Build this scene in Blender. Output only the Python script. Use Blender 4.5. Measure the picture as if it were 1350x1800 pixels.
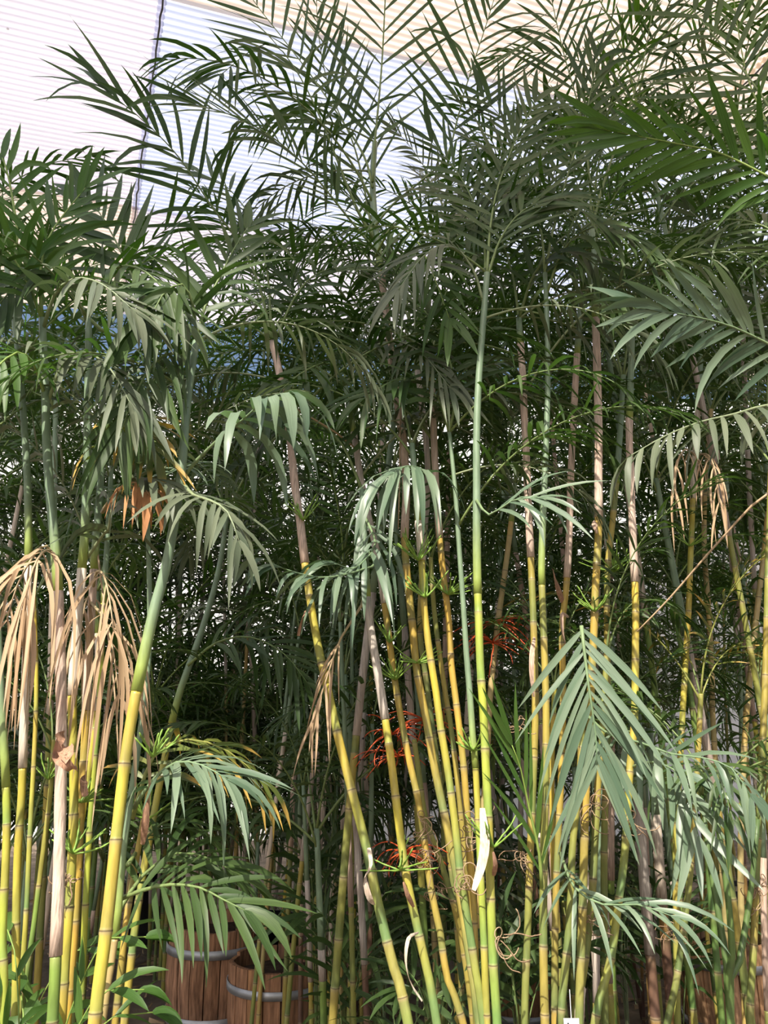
import bpy, math, random
from mathutils import Vector, Matrix
random.seed(7)
R = math.radians
scene = bpy.context.scene
for o in list(bpy.data.objects): bpy.data.objects.remove(o)
COL = scene.collection

# ------------------------------------------------------------------ camera
CAMZ, PITCH, F = 1.5, R(15), 1350.0
cam = bpy.data.cameras.new('camera')
cam.sensor_fit = 'VERTICAL'; cam.sensor_height = 36.0; cam.lens = 36.0 * F / 1800.0
cam.clip_start = 0.02; cam.clip_end = 300
camo = bpy.data.objects.new('camera', cam); COL.objects.link(camo)
camo.location = (0, 0, CAMZ); camo.rotation_euler = (R(90) + PITCH, 0, 0)
scene.camera = camo

# ------------------------------------------------------------------ light
SUN_AZ, SUN_EL = R(202), R(48)           # direction TO the sun: behind the camera, a little to the left
world = bpy.data.worlds.new('world'); scene.world = world; world.use_nodes = True
wn = world.node_tree.nodes; wl = world.node_tree.links
bg = wn['Background']
sky = wn.new('ShaderNodeTexSky'); sky.sky_type = 'NISHITA'
sky.sun_disc = False; sky.sun_elevation = SUN_EL; sky.sun_rotation = SUN_AZ
sky.air_density = 1.0; sky.dust_density = 4.0; sky.ozone_density = 1.0
wl.new(sky.outputs[0], bg.inputs['Color']); bg.inputs['Strength'].default_value = 0.155
sl = bpy.data.lights.new('sun', 'SUN'); sl.energy = 7.0; sl.angle = R(0.55); sl.color = (1.0, 0.93, 0.82)
so = bpy.data.objects.new('sun', sl); COL.objects.link(so)
sd = Vector((math.sin(SUN_AZ) * math.cos(SUN_EL), math.cos(SUN_AZ) * math.cos(SUN_EL), math.sin(SUN_EL)))
so.rotation_euler = sd.to_track_quat('Z', 'Y').to_euler(); so.location = (-3, -6, 9)
vs = scene.view_settings
vs.view_transform = 'Standard'; vs.look = 'None'; vs.gamma = 1.0; vs.use_curve_mapping = False
vs.exposure = 0.15

# ------------------------------------------------------------------ helpers
def ray(px, py):
    x = (px - 675) / F; u = (900 - py) / F
    return Vector((x, math.cos(PITCH) - u * math.sin(PITCH), math.sin(PITCH) + u * math.cos(PITCH)))
def P(px, py, d):                        # pixel and ground distance -> point
    r = ray(px, py); return Vector((0, 0, CAMZ)) + r * (d / r.y)
def m_per_px(py, d): return d / ray(675, py).y / F
def link(o, parent=None):
    COL.objects.link(o)
    if parent is not None: o.parent = parent
    return o
def mesh(name, vs_, fs, mat, smooth=True, cols=None, uvs=None):
    me = bpy.data.meshes.new(name); me.from_pydata(vs_, [], fs)
    if mat is not None: me.materials.append(mat)
    if smooth: me.polygons.foreach_set('use_smooth', [True] * len(me.polygons))
    if cols is not None:
        a = me.color_attributes.new('Col', 'FLOAT_COLOR', 'POINT')
        a.data.foreach_set('color', [c for q in cols for c in (q[0], q[1], q[2], 1.0)])
    if uvs is not None:
        uv = me.uv_layers.new(name='UVMap')
        li = [0] * len(me.loops); me.loops.foreach_get('vertex_index', li)
        uv.data.foreach_set('uv', [c for i in li for c in uvs[i]])
    return me
def part(name, me, parent, loc=(0, 0, 0), kind=None, label=None):
    o = bpy.data.objects.new(name, me); o.location = loc; link(o, parent)
    if kind: o['kind'] = kind
    if label: o['label'] = label
    return o
def thing(name, loc, label, cat, group=None, me=None):
    o = bpy.data.objects.new(name, me); o.location = loc; link(o)
    if me is None: o.empty_display_size = 0.1
    o['label'] = label; o['category'] = cat
    if group: o['group'] = group
    return o
def lerp(a, b, t): return a + (b - a) * t
def mixc(a, b, t): return tuple(lerp(x, y, t) for x, y in zip(a, b))
def sstep(a, b, x):
    t = min(1, max(0, (x - a) / (b - a))); return t * t * (3 - 2 * t)
def smooth_path(pts, step):
    """Catmull-Rom through pts, resampled at about `step`."""
    if len(pts) == 2: pts = [pts[0], (pts[0] + pts[1]) / 2, pts[1]]
    q = [pts[0] * 2 - pts[1]] + list(pts) + [pts[-1] * 2 - pts[-2]]
    out = []
    for i in range(1, len(q) - 2):
        p0, p1, p2, p3 = q[i-1], q[i], q[i+1], q[i+2]
        n = max(2, int((p2 - p1).length / step + .5))
        for k in range(n):
            t = k / n
            out.append(.5 * ((2*p1) + (p2-p0)*t + (2*p0-5*p1+4*p2-p3)*t*t + (3*p1-p0-3*p2+p3)*t**3))
    out.append(pts[-1].copy()); return out
def frames(path):
    T = []
    for i in range(len(path)):
        a = path[max(0, i-1)]; b = path[min(len(path)-1, i+1)]
        T.append((b - a).normalized())
    return T
def tube_data(path, rad, seg=8, cols=None, cap=True, origin=Vector((0, 0, 0))):
    T = frames(path); vs_, fs, cc = [], [], []
    ref = Vector((0, 1, 0)) if abs(T[0].y) < .9 else Vector((1, 0, 0))
    for i, p in enumerate(path):
        a = T[i].cross(ref).normalized(); b = T[i].cross(a)
        r = rad(i) if callable(rad) else rad[i]
        for k in range(seg):
            th = 2 * math.pi * k / seg
            vs_.append(tuple(p + a * (r * math.cos(th)) + b * (r * math.sin(th)) - origin))
            if cols: cc.append(cols[i])
    for i in range(len(path) - 1):
        for k in range(seg):
            k2 = (k + 1) % seg
            fs.append((i*seg+k, i*seg+k2, (i+1)*seg+k2, (i+1)*seg+k))
    if cap:
        fs.append(tuple(range(seg))[::-1]); n = (len(path)-1)*seg; fs.append(tuple(range(n, n+seg)))
    return vs_, fs, (cc if cols else None)
class MB:
    def __init__(s): s.v, s.f, s.c = [], [], []
    def add(s, d, col=None):
        n = len(s.v); s.v += d[0]; s.f += [tuple(i + n for i in f) for f in d[1]]
        if col: s.c += [col] * len(d[0])
        elif len(d) > 2 and d[2]: s.c += d[2]
    def mesh(s, name, mat, smooth=True): return mesh(name, s.v, s.f, mat, smooth, s.c if s.c else None)

# ------------------------------------------------------------------ materials
def new_mat(name):
    m = bpy.data.materials.new(name); m.use_nodes = True
    nt = m.node_tree; return m, nt, nt.nodes['Principled BSDF'], nt.nodes['Material Output']
def N(nt, t, **k):
    n = nt.nodes.new(t)
    for a, b in k.items(): setattr(n, a, b)
    return n
def ramp(nt, fac, stops):
    r = N(nt, 'ShaderNodeValToRGB'); e = r.color_ramp.elements
    while len(e) < len(stops): e.new(.5)
    for i, (p, c) in enumerate(stops): e[i].position = p; e[i].color = (*c, 1)
    nt.links.new(fac, r.inputs[0]); return r.outputs[0]
def mixn(nt, fac, a, b, mode='MIX'):
    m = N(nt, 'ShaderNodeMix', data_type='RGBA', blend_type=mode)
    for s, v in ((m.inputs[0], fac), (m.inputs[6], a), (m.inputs[7], b)):
        if hasattr(v, 'is_output'): nt.links.new(v, s)
        else: s.default_value = v if isinstance(v, float) else (*v, 1)
    return m.outputs[2]
def leaf_mat(name, dark, light, rough, trans, tcol, streak=.35, tip=None, spec=.5):
    m, nt, b, out = new_mat(name)
    oi = N(nt, 'ShaderNodeObjectInfo')
    uv = N(nt, 'ShaderNodeUVMap'); uv.uv_map = 'UVMap'
    mp = N(nt, 'ShaderNodeMapping'); mp.inputs['Scale'].default_value = (9, .8, 1)
    nt.links.new(uv.outputs[0], mp.inputs[0])
    nz = N(nt, 'ShaderNodeTexNoise'); nz.inputs['Scale'].default_value = 3; nz.inputs['Detail'].default_value = 3
    nz.noise_dimensions = '4D'
    ms = N(nt, 'ShaderNodeMath', operation='MULTIPLY'); ms.inputs[1].default_value = 40
    nt.links.new(oi.outputs['Random'], ms.inputs[0]); nt.links.new(ms.outputs[0], nz.inputs['W'])
    nt.links.new(mp.outputs[0], nz.inputs['Vector'])
    c0 = mixn(nt, oi.outputs['Random'], dark, light)
    st = ramp(nt, nz.outputs['Fac'], [(.3, (1 - streak,) * 3), (.7, (1 + streak,) * 3)])
    c = mixn(nt, 1.0, c0, st, 'MULTIPLY')
    if tip:
        sx = N(nt, 'ShaderNodeSeparateXYZ'); nt.links.new(uv.outputs[0], sx.inputs[0])
        ad = N(nt, 'ShaderNodeMath', operation='MULTIPLY_ADD'); ad.inputs[1].default_value = .5
        nt.links.new(nz.outputs['Fac'], ad.inputs[0]); nt.links.new(sx.outputs['Y'], ad.inputs[2])
        f = ramp(nt, ad.outputs[0], [(tip[1], (0, 0, 0)), (min(1, tip[1] + .12), (1, 1, 1))])
        c = mixn(nt, f, c, tip[0])
    nt.links.new(c, b.inputs['Base Color']); b.inputs['Roughness'].default_value = rough
    b.inputs['Specular IOR Level'].default_value = spec
    tr = N(nt, 'ShaderNodeBsdfTranslucent')
    tc = mixn(nt, 1.0, c, tcol, 'MULTIPLY'); nt.links.new(tc, tr.inputs['Color'])
    mx = N(nt, 'ShaderNodeMixShader'); mx.inputs[0].default_value = trans
    nt.links.new(b.outputs[0], mx.inputs[1]); nt.links.new(tr.outputs[0], mx.inputs[2])
    nt.links.new(mx.outputs[0], out.inputs['Surface'])
    return m
M = {}
M['leaf'] = leaf_mat('leaf_green', (.030, .062, .017), (.066, .108, .032), .47, .20, (1.5, 2.2, .8), spec=.32)
M['fresh'] = leaf_mat('leaf_fresh', (.044, .100, .020), (.080, .150, .032), .45, .28, (1.6, 2.1, .7), spec=.35)
M['dusty'] = leaf_mat('leaf_dusty', (.075, .100, .058), (.155, .180, .112), .5, .15, (1.1, 1.5, .8), .25, spec=.35)
M['blue'] = leaf_mat('leaf_bluish', (.085, .140, .085), (.175, .235, .150), .40, .16, (1.2, 1.7, .9), .25, spec=.45)
M['dry'] = leaf_mat('leaf_dry', (.40, .27, .155), (.58, .42, .27), .75, .15, (1, 1, .9), .3, spec=.2)
M['rust'] = leaf_mat('leaf_rust', (.40, .18, .075), (.56, .30, .14), .7, .15, (1, 1, .9), .3, spec=.2)
M['yellowing'] = leaf_mat('leaf_yellowing', (.09, .13, .025), (.16, .18, .035), .45, .2, (1.3, 1.5, .7), .3, tip=((.52, .34, .08), .78))
def vcol_mat(name, rough, noise=.25, scale=(30, 30, 4), bump=.15, spec=.4):
    m, nt, b, out = new_mat(name)
    a = N(nt, 'ShaderNodeVertexColor'); a.layer_name = 'Col'
    tc = N(nt, 'ShaderNodeTexCoord'); mp = N(nt, 'ShaderNodeMapping'); mp.inputs['Scale'].default_value = scale
    nt.links.new(tc.outputs['Object'], mp.inputs[0])
    nz = N(nt, 'ShaderNodeTexNoise'); nz.inputs['Scale'].default_value = 4; nz.inputs['Detail'].default_value = 5
    nt.links.new(mp.outputs[0], nz.inputs['Vector'])
    st = ramp(nt, nz.outputs['Fac'], [(.28, (1 - noise * 1.3,) * 3), (.72, (1 + noise,) * 3)])
    c = mixn(nt, 1.0, a.outputs['Color'], st, 'MULTIPLY')
    nt.links.new(c, b.inputs['Base Color']); b.inputs['Roughness'].default_value = rough
    b.inputs['Specular IOR Level'].default_value = spec
    bp = N(nt, 'ShaderNodeBump'); bp.inputs['Strength'].default_value = bump; bp.inputs['Distance'].default_value = .004
    nt.links.new(nz.outputs['Fac'], bp.inputs['Height']); nt.links.new(bp.outputs[0], b.inputs['Normal'])
    return m
M['cane'] = vcol_mat('cane_skin', .42, .16, (25, 25, 5), .08)
M['sheath'] = vcol_mat('dry_sheath', .75, .30, (60, 60, 3), .5, .2)
M['stalk'] = vcol_mat('frond_stalk', .5, .15, (30, 30, 8), .05)
M['wood'] = vcol_mat('stave_wood', .8, .45, (22, 22, 2.2), .5, .2)
def plain(name, col, rough=.6, metal=0, noise=.15, scale=20, spec=.4):
    m, nt, b, out = new_mat(name)
    tc = N(nt, 'ShaderNodeTexCoord'); nz = N(nt, 'ShaderNodeTexNoise'); nz.inputs['Scale'].default_value = scale
    nz.inputs['Detail'].default_value = 6
    nt.links.new(tc.outputs['Object'], nz.inputs['Vector'])
    st = ramp(nt, nz.outputs['Fac'], [(.3, (1 - noise,) * 3), (.7, (1 + noise,) * 3)])
    nt.links.new(mixn(nt, 1.0, col, st, 'MULTIPLY'), b.inputs['Base Color'])
    b.inputs['Roughness'].default_value = rough; b.inputs['Metallic'].default_value = metal
    b.inputs['Specular IOR Level'].default_value = spec
    return m
M['zinc'] = plain('hoop_zinc', (.42, .43, .44), .55, .7, .3, 12)
M['soil'] = plain('potting_soil', (.05, .035, .025), .95, 0, .5, 30, .1)
M['black'] = plain('black_plastic', (.015, .015, .016), .5)
M['whitep'] = plain('white_plastic', (.75, .76, .78), .4, 0, .05)
M['ink'] = plain('tag_ink', (.03, .03, .035), .6)
M['bluep'] = plain('blue_plastic', (.12, .25, .55), .4)
M['flower'] = plain('flower_green', (.20, .34, .055), .5, 0, .25, 60)
M['red'] = plain('fruit_stalk_red', (.50, .075, .018), .5, 0, .25, 40)
M['berry'] = plain('berry_black', (.018, .010, .014), .3)
M['straw'] = plain('straw', (.36, .26, .15), .9, 0, .4, 15, .1)
M['purlin'] = plain('purlin_grey', (.14, .14, .16), .6)
M['wallm'] = plain('white_sheet_wall', (.78, .79, .80), .7, 0, .06, 1.5)
# ground
m, nt, b, out = new_mat('dirt_ground'); M['dirt'] = m
tc = N(nt, 'ShaderNodeTexCoord'); nz = N(nt, 'ShaderNodeTexNoise'); nz.inputs['Scale'].default_value = 6; nz.inputs['Detail'].default_value = 9
nt.links.new(tc.outputs['Object'], nz.inputs['Vector'])
nt.links.new(ramp(nt, nz.outputs['Fac'], [(.3, (.075, .055, .038)), (.55, (.16, .118, .08)), (.75, (.26, .20, .14))]), b.inputs['Base Color'])
b.inputs['Roughness'].default_value = .95
bp = N(nt, 'ShaderNodeBump'); bp.inputs['Strength'].default_value = .7; bp.inputs['Distance'].default_value = .03
nt.links.new(nz.outputs['Fac'], bp.inputs['Height']); nt.links.new(bp.outputs[0], b.inputs['Normal'])
# translucent roof sheet
def roof_mat(name, col):
    m, nt, b, out = new_mat(name)
    tc = N(nt, 'ShaderNodeTexCoord'); nz = N(nt, 'ShaderNodeTexNoise'); nz.inputs['Scale'].default_value = .9; nz.inputs['Detail'].default_value = 6
    nt.links.new(tc.outputs['Object'], nz.inputs['Vector'])
    sp = N(nt, 'ShaderNodeTexVoronoi'); sp.inputs['Scale'].default_value = 5.0; nt.links.new(tc.outputs['Object'], sp.inputs['Vector'])
    spk = ramp(nt, sp.outputs['Distance'], [(.02, (.55, .52, .5)), (.045, (1, 1, 1))])
    c = mixn(nt, 1.0, col, ramp(nt, nz.outputs['Fac'], [(.3, (.93,) * 3), (.7, (1.04,) * 3)]), 'MULTIPLY')
    c = mixn(nt, 1.0, c, spk, 'MULTIPLY')
    d = N(nt, 'ShaderNodeBsdfDiffuse'); t = N(nt, 'ShaderNodeBsdfTranslucent')
    nt.links.new(c, d.inputs[0]); nt.links.new(c, t.inputs[0])
    mx = N(nt, 'ShaderNodeMixShader'); mx.inputs[0].default_value = .62
    nt.links.new(d.outputs[0], mx.inputs[1]); nt.links.new(t.outputs[0], mx.inputs[2])
    nt.links.new(mx.outputs[0], out.inputs['Surface']); return m
M['roof_blue'] = roof_mat('roof_sheet_bluish', (.76, .81, .97))
M['roof_white'] = roof_mat('roof_sheet_white', (.88, .83, .90))
M['roof_cream'] = roof_mat('roof_sheet_cream', (.92, .80, .69))

# ------------------------------------------------------------------ setting
g = 40
me = mesh('floor', [(-20, -6, 0), (20, -6, 0), (20, 26, 0), (-20, 26, 0)], [(0, 1, 2, 3)], M['dirt'], False)
fl = bpy.data.objects.new('floor', me); link(fl); fl['kind'] = 'structure'
# corrugated roof: horizontal along S, rising slightly along RD
S = Vector((math.sin(R(-21.6)), math.cos(R(-21.6)), 0))
RD = Vector((math.sin(R(68.4)), math.cos(R(68.4)), .084)).normalized()
NR = S.cross(RD).normalized(); NR = NR if NR.z > 0 else -NR
RO = Vector((0, 0, CAMZ + 3.7))
def roof_sr(px, py):
    r = ray(px, py); o = Vector((0, 0, CAMZ))
    t = (RO - o).dot(NR) / r.dot(NR); q = o + r * t - RO
    return q.dot(S), q.dot(RD)
r_seam = (roof_sr(285, 0)[1] + roof_sr(225, 460)[1]) / 2
s_cream = roof_sr(520, 57)[0]; s_mid = roof_sr(285, 374)[0]; s_end = roof_sr(700, 600)[0]
PITCHW = .046
ceil = bpy.data.objects.new('ceiling', None); ceil.location = RO; link(ceil); ceil['kind'] = 'structure'
def sheet(s0, s1, r0, r1, mat, dz):
    v, f = [], []; n = max(2, int((s1 - s0) / (PITCHW / 6)))
    for i in range(n + 1):
        s = lerp(s0, s1, i / n); w = .009 * math.sin(2 * math.pi * s / PITCHW)
        for r in (r0, r1): v.append(tuple(S * s + RD * r + NR * (w + dz)))
    for i in range(n): f.append((2*i, 2*i+1, 2*i+3, 2*i+2))
    part('roof_sheet', mesh('roof_sheet', v, f, mat), ceil)
rows = [(0.0, s_cream, 'roof_cream'), (s_cream - .03, s_mid, None), (s_mid - .03, s_end, None)]
cols_r = [(r_seam - 7.2, r_seam - 3.6), (r_seam - 3.6, r_seam), (r_seam + .0, r_seam + 3.6), (r_seam + 3.6, r_seam + 7.2), (r_seam + 7.2, r_seam + 10.8)]
for i, (s0, s1, mt) in enumerate(rows):
    for j, (r0, r1) in enumerate(cols_r):
        k = mt or {1: ['roof_white', 'roof_white', 'roof_blue', 'roof_blue', 'roof_white'], 2: ['roof_white', 'roof_cream', 'roof_white', 'roof_blue', 'roof_cream']}[i][j]
        if i == 0 and j < 2: k = 'roof_blue'
        sheet(s0, s1, r0 - .02, r1 + .02, M[k], -.006 * i + .004 * (j % 2))
for r0 in (r_seam, r_seam + 3.6, r_seam + 7.2, r_seam - 3.6):
    path = [S * lerp(0.0, s_end, i / 120) + RD * (r0 + random.uniform(-.006, .006)) - NR * .03 for i in range(121)]
    d = tube_data(path, [.006] * 121, 6)
    part('purlin', mesh('purlin', d[0], d[1], M['purlin']), ceil)
# posts that carry the roof, behind the palms
# back wall beyond the roof
v, f = [], []
nb = 300
for i in range(nb + 1):
    x = lerp(-16, 16, i / nb); y = 10.5 + .02 * math.sin(i * 1.9)
    v += [(x, y, 0), (x, y, 6.0)]
for i in range(nb): f.append((2*i, 2*i+2, 2*i+3, 2*i+1))
wb = bpy.data.objects.new('wall_back', mesh('wall_back', v, f, M['wallm'])); link(wb); wb['kind'] = 'structure'

# ------------------------------------------------------------------ tubs
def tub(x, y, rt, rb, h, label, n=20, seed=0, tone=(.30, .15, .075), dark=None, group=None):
    rnd = random.Random(seed)
    t = thing('wooden_tub', (x, y, 0), label, 'planter', group)
    for k in range(n):
        a0 = 2 * math.pi * (k + .035) / n; a1 = 2 * math.pi * (k + .965) / n; am = (a0 + a1) / 2
        hh = h + rnd.uniform(-.008, .008); th = .022; off = rnd.uniform(-.002, .002)
        vv, cc = [], []
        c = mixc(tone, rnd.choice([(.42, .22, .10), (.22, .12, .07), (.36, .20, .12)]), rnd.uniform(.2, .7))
        for z, rr in ((0.0, rb), (hh * .5, (rt + rb) / 2 + .012), (hh, rt)):
            for a in (a0, am, a1):
                q = rr + off - (0.004 if a != am else 0)
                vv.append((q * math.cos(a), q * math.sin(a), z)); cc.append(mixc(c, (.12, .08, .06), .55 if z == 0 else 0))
            for a in (a0, am, a1):
                vv.append(((rr - th) * math.cos(a), (rr - th) * math.sin(a), z)); cc.append(mixc(c, (.12, .08, .06), .3))
        ff = []
        for l in range(2):
            b0, b1 = l * 6, (l + 1) * 6
            ff += [(b0, b0+1, b1+1, b1), (b0+1, b0+2, b1+2, b1+1), (b0+4, b0+3, b1+3, b1+4), (b0+5, b0+4, b1+4, b1+5),
                   (b0+3, b0, b1, b1+3), (b0+2, b0+5, b1+5, b1+2)]
        ff += [(12, 13, 16, 15), (13, 14, 17, 16), (1, 0, 3, 4), (2, 1, 4, 5)]
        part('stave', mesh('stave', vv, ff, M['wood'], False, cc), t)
    for z0, z1 in ((h * .76, h * .84), (h * .16, h * .25)):
        vv, ff = [], []; ns = 40
        for k in range(ns):
            a = 2 * math.pi * k / ns
            for z in (z0, z1):
                tt = z / h; base = lerp(rb, (rt + rb) / 2 + .012, tt * 2) if tt < .5 else lerp((rt + rb) / 2 + .012, rt, tt * 2 - 1)
                for dr in (.003, .007): vv.append(((base + dr) * math.cos(a), (base + dr) * math.sin(a), z))
        for k in range(ns):
            i, j = 4 * k, 4 * ((k + 1) % ns)
            ff += [(i+1, j+1, j+3, i+3), (i+2, i+3, j+3, j+2), (i, j, j+1, i+1)]
        part('hoop', mesh('hoop', vv, ff, M['zinc'], True), t)
    vv = [(0, 0, h - .05)]; ns = 24
    for k in range(ns):
        a = 2 * math.pi * k / ns; vv.append(((rt - .024) * math.cos(a), (rt - .024) * math.sin(a), h - .065 + rnd.uniform(-.012, .012)))
    part('soil', mesh('soil', vv, [(0, k + 1, (k + 1) % ns + 1) for k in range(ns)], M['soil'], True), t)
    return t
def px_x(px, py, d): return P(px, py, d).x

# ------------------------------------------------------------------ leaflets and fronds
WP = ((0, .30), (.10, .72), (.30, 1.0), (.52, .95), (.74, .66), (.90, .30), (1.0, .02))
def leaflet_data(D, Nn, L, W, droop, curl=0.0, fold=.22, side_b=0.0, tw=0.0):
    vs_, fs, uv = [], [], []; p = Vector((0, 0, 0)); D = D.normalized()
    prev = 0
    for i, (t, w) in enumerate(WP):
        if i:
            dt = t - prev
            D = (D + Vector((0, 0, -1)) * droop * dt * (.35 + 1.3 * t) + Nn * curl * dt + D.cross(Nn) * side_b * dt).normalized()
            Nn = Nn + D.cross(Nn) * tw * dt
            p = p + D * (L * dt)
        prev = t
        side = D.cross(Nn)
        if side.length < 1e-3: side = D.cross(Vector((1, .2, 0)))
        side.normalize(); up = side.cross(D).normalized()
        hw = W * .5 * w
        vs_ += [tuple(p - side * hw + up * hw * fold), tuple(p), tuple(p + side * hw + up * hw * fold)]
        uv += [(0, t), (.5, t), (1, t)]
        if i:
            a, b = 3 * (i - 1), 3 * i
            fs += [(a, a+1, b+1, b), (a+1, a+2, b+2, b+1)]
    return vs_, fs, uv
STALK = {'leaf': (.13, .20, .065), 'fresh': (.20, .30, .06), 'dusty': (.22, .27, .16), 'blue': (.15, .24, .13), 'dry': (.46, .33, .20),
         'rust': (.45, .27, .13), 'yellowing': (.26, .27, .06)}
def build_frond(path, pet, n, L, W, a0, a1, Nf, vee, droop, mat, rnd, r0=.0055, r1=.0012, joined=False, jit=.13, curl=0.0, miss=0.0):
    """returns (rachis mesh, list of (offset, leaflet mesh)) relative to path[0]"""
    T = frames(path); o = path[0]
    acc = [0.0]
    for i in range(1, len(path)): acc.append(acc[-1] + (path[i] - path[i-1]).length)
    tot = acc[-1]
    col = STALK[mat]
    d = tube_data(path, lambda i: lerp(r0, r1, (acc[i] / tot) ** .8), 6, [mixc(col, (.30, .34, .12), .3 * (1 - acc[i]/tot)) for i in range(len(path))], True, o)
    rm = mesh('frond', d[0], d[1], M['stalk'], True, d[2])
    leaves = []
    def at(s):
        for i in range(1, len(path)):
            if acc[i] >= s or i == len(path) - 1:
                t = (s - acc[i-1]) / max(1e-6, acc[i] - acc[i-1]); return path[i-1].lerp(path[i], t), T[i-1].lerp(T[i], t).normalized()
    for k in range(n):
        u = k / (n - 1)
        for sd_ in (-1, 1):
            if rnd.random() < miss: continue
            s = tot * lerp(pet, 1.0, min(1, max(0, u + rnd.uniform(-.35, .35) / n * .6 + (.25 / n if sd_ > 0 else 0))))
            p, t = at(s)
            nn = Nf(p, t); nn = (nn - t * nn.dot(t)).normalized()
            bb = t.cross(nn).normalized()
            a = lerp(a0, a1, u ** 1.1) + rnd.uniform(-jit, jit); vv = vee + rnd.uniform(-jit, jit) * 1.5
            D = t * math.cos(a) + (bb * sd_ * math.cos(vv) + nn * math.sin(vv)) * math.sin(a)
            env = (.62 + .38 * math.sin(math.pi * min(1, u * 1.25 + .12))) if u < .75 else lerp(.98, .66, (u - .75) / .25)
            ll = L * env * rnd.uniform(.82, 1.12)
            wd = W * .86 * rnd.uniform(.65, 1.15) * (1.25 if k == n - 1 else 1)
            Ln = (nn * math.cos(vv) - bb * sd_ * math.sin(vv))
            dq = droop * rnd.uniform(.35, 1.7) + (rnd.uniform(.6, 2.2) if rnd.random() < .10 else 0)
            leaves.append((p - o, leaflet_data(D, Ln, ll, wd, dq, curl + rnd.uniform(-.2, .2), .22, rnd.uniform(-.22, .22), rnd.uniform(-.9, .9))))
    if joined:
        v, f, uv = [], [], []
        for off, (a, b_, c) in leaves:
            q = len(v); v += [(x + off.x, y + off.y, z + off.z) for x, y, z in a]; f += [tuple(i + q for i in x) for x in b_]; uv += c
        return rm, [(Vector((0, 0, 0)), mesh('leaflets', v, f, M[mat], True, None, uv))]
    return rm, [(off, mesh('leaflet', a, b_, M[mat], True, None, c)) for off, (a, b_, c) in leaves]
CAM = Vector((0, 0, CAMZ))
def n_blend(fc):
    def fn(p, t):
        c = (CAM - p).normalized(); u = Vector((0, 0, 1))
        c = c - t * c.dot(t); u = u - t * u.dot(t)
        return u * (1 - fc) + c * fc + Vector((1e-4, 0, 0))
    return fn
def hero_frond(palm, pts, n=16, L=.24, W=.020, a0=65, a1=22, fc=.4, vee=8, droop=.5, mat='leaf', pet=.2, r0=.005, seed=1, curl=0.0, label=None, miss=0.0, jit=.13):
    rnd = random.Random(seed)
    path = smooth_path([P(*q) for q in pts], .04)
    rm, lv = build_frond(path, pet, n, L, W, R(a0), R(a1), n_blend(fc), R(vee), droop, mat, rnd, r0=r0, curl=curl, miss=miss, jit=jit)
    fo = part('frond', rm, palm, path[0] - palm.location, label=label)
    for off, me_ in lv: part('leaflet', me_, fo, off)
    return fo
# templates, pointing +x from the origin; copies turn about z only
def template(seed, Lr, e0, e1, n, L, W, droop, mat, joined, a0=68, a1=22, vee=12, pet=.24):
    rnd = random.Random(seed); path = [Vector((0, 0, 0))]; ns = 16; e = R(e0); sw = 0; yaw = rnd.uniform(-.25, .25)
    for i in range(ns):
        t = i / (ns - 1); e = R(lerp(e0, e1, t ** 1.25)); a = yaw * t
        path.append(path[-1] + Vector((math.cos(e) * math.cos(a), math.cos(e) * math.sin(a), math.sin(e))) * (Lr / ns))
    def nf(p, t):
        u = Vector((0, 0, 1)); u = u - t * u.dot(t)
        if u.length < .15: u = Vector((-1, 0, .2))
        return u
    return build_frond(path, pet, n, L, W, R(a0), R(a1), nf, R(vee), droop, mat, rnd, joined=joined)
TPL = {}
_ts = [(1, .95, 80, 20, .5), (2, .90, 68, -5, .8), (3, .95, 55, -30, 1.0), (4, .85, 84, 45, .4), (5, .80, 38, -50, 1.3), (6, .75, 18, -62, 1.3)]
def get_tpl(i, mat, joined):
    k = (i, mat, joined)
    if k not in TPL:
        s, Lr, e0, e1, dr = _ts[i]
        TPL[k] = template(s * 13 + len(mat), Lr, e0, e1, 15, .27, .0205, dr, mat, joined)
    return TPL[k]
def place_tpl(palm, loc, i, az, sc, mat, joined):
    rm, lv = get_tpl(i, mat, joined)
    fo = part('frond', rm, palm, loc); fo.rotation_euler = (0, 0, az); fo.scale = (sc, sc, sc)
    for off, me_ in lv:
        q = part('leaflets' if joined else 'leaflet', me_, fo, off)
        if joined: q['kind'] = 'stuff'
    return fo
def crown(palm, loc, n, sc, mats, joined, rnd, away=0.0, lift=0, ids=(0, 1, 1, 2, 2, 3, 4)):
    """n fronds around loc; away = half angle kept clear towards the camera"""
    base = math.atan2(-loc.y - palm.location.y, -loc.x - palm.location.x)
    for k in range(n):
        span = 2 * math.pi - 2 * away
        az = base + away + span * (k + rnd.uniform(.15, .85)) / n
        place_tpl(palm, loc + Vector((0, 0, -.012 * k)), ids[(k * 3 + rnd.randrange(2)) % len(ids)], az, sc * rnd.uniform(.8, 1.15), rnd.choice(mats), joined)

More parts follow.
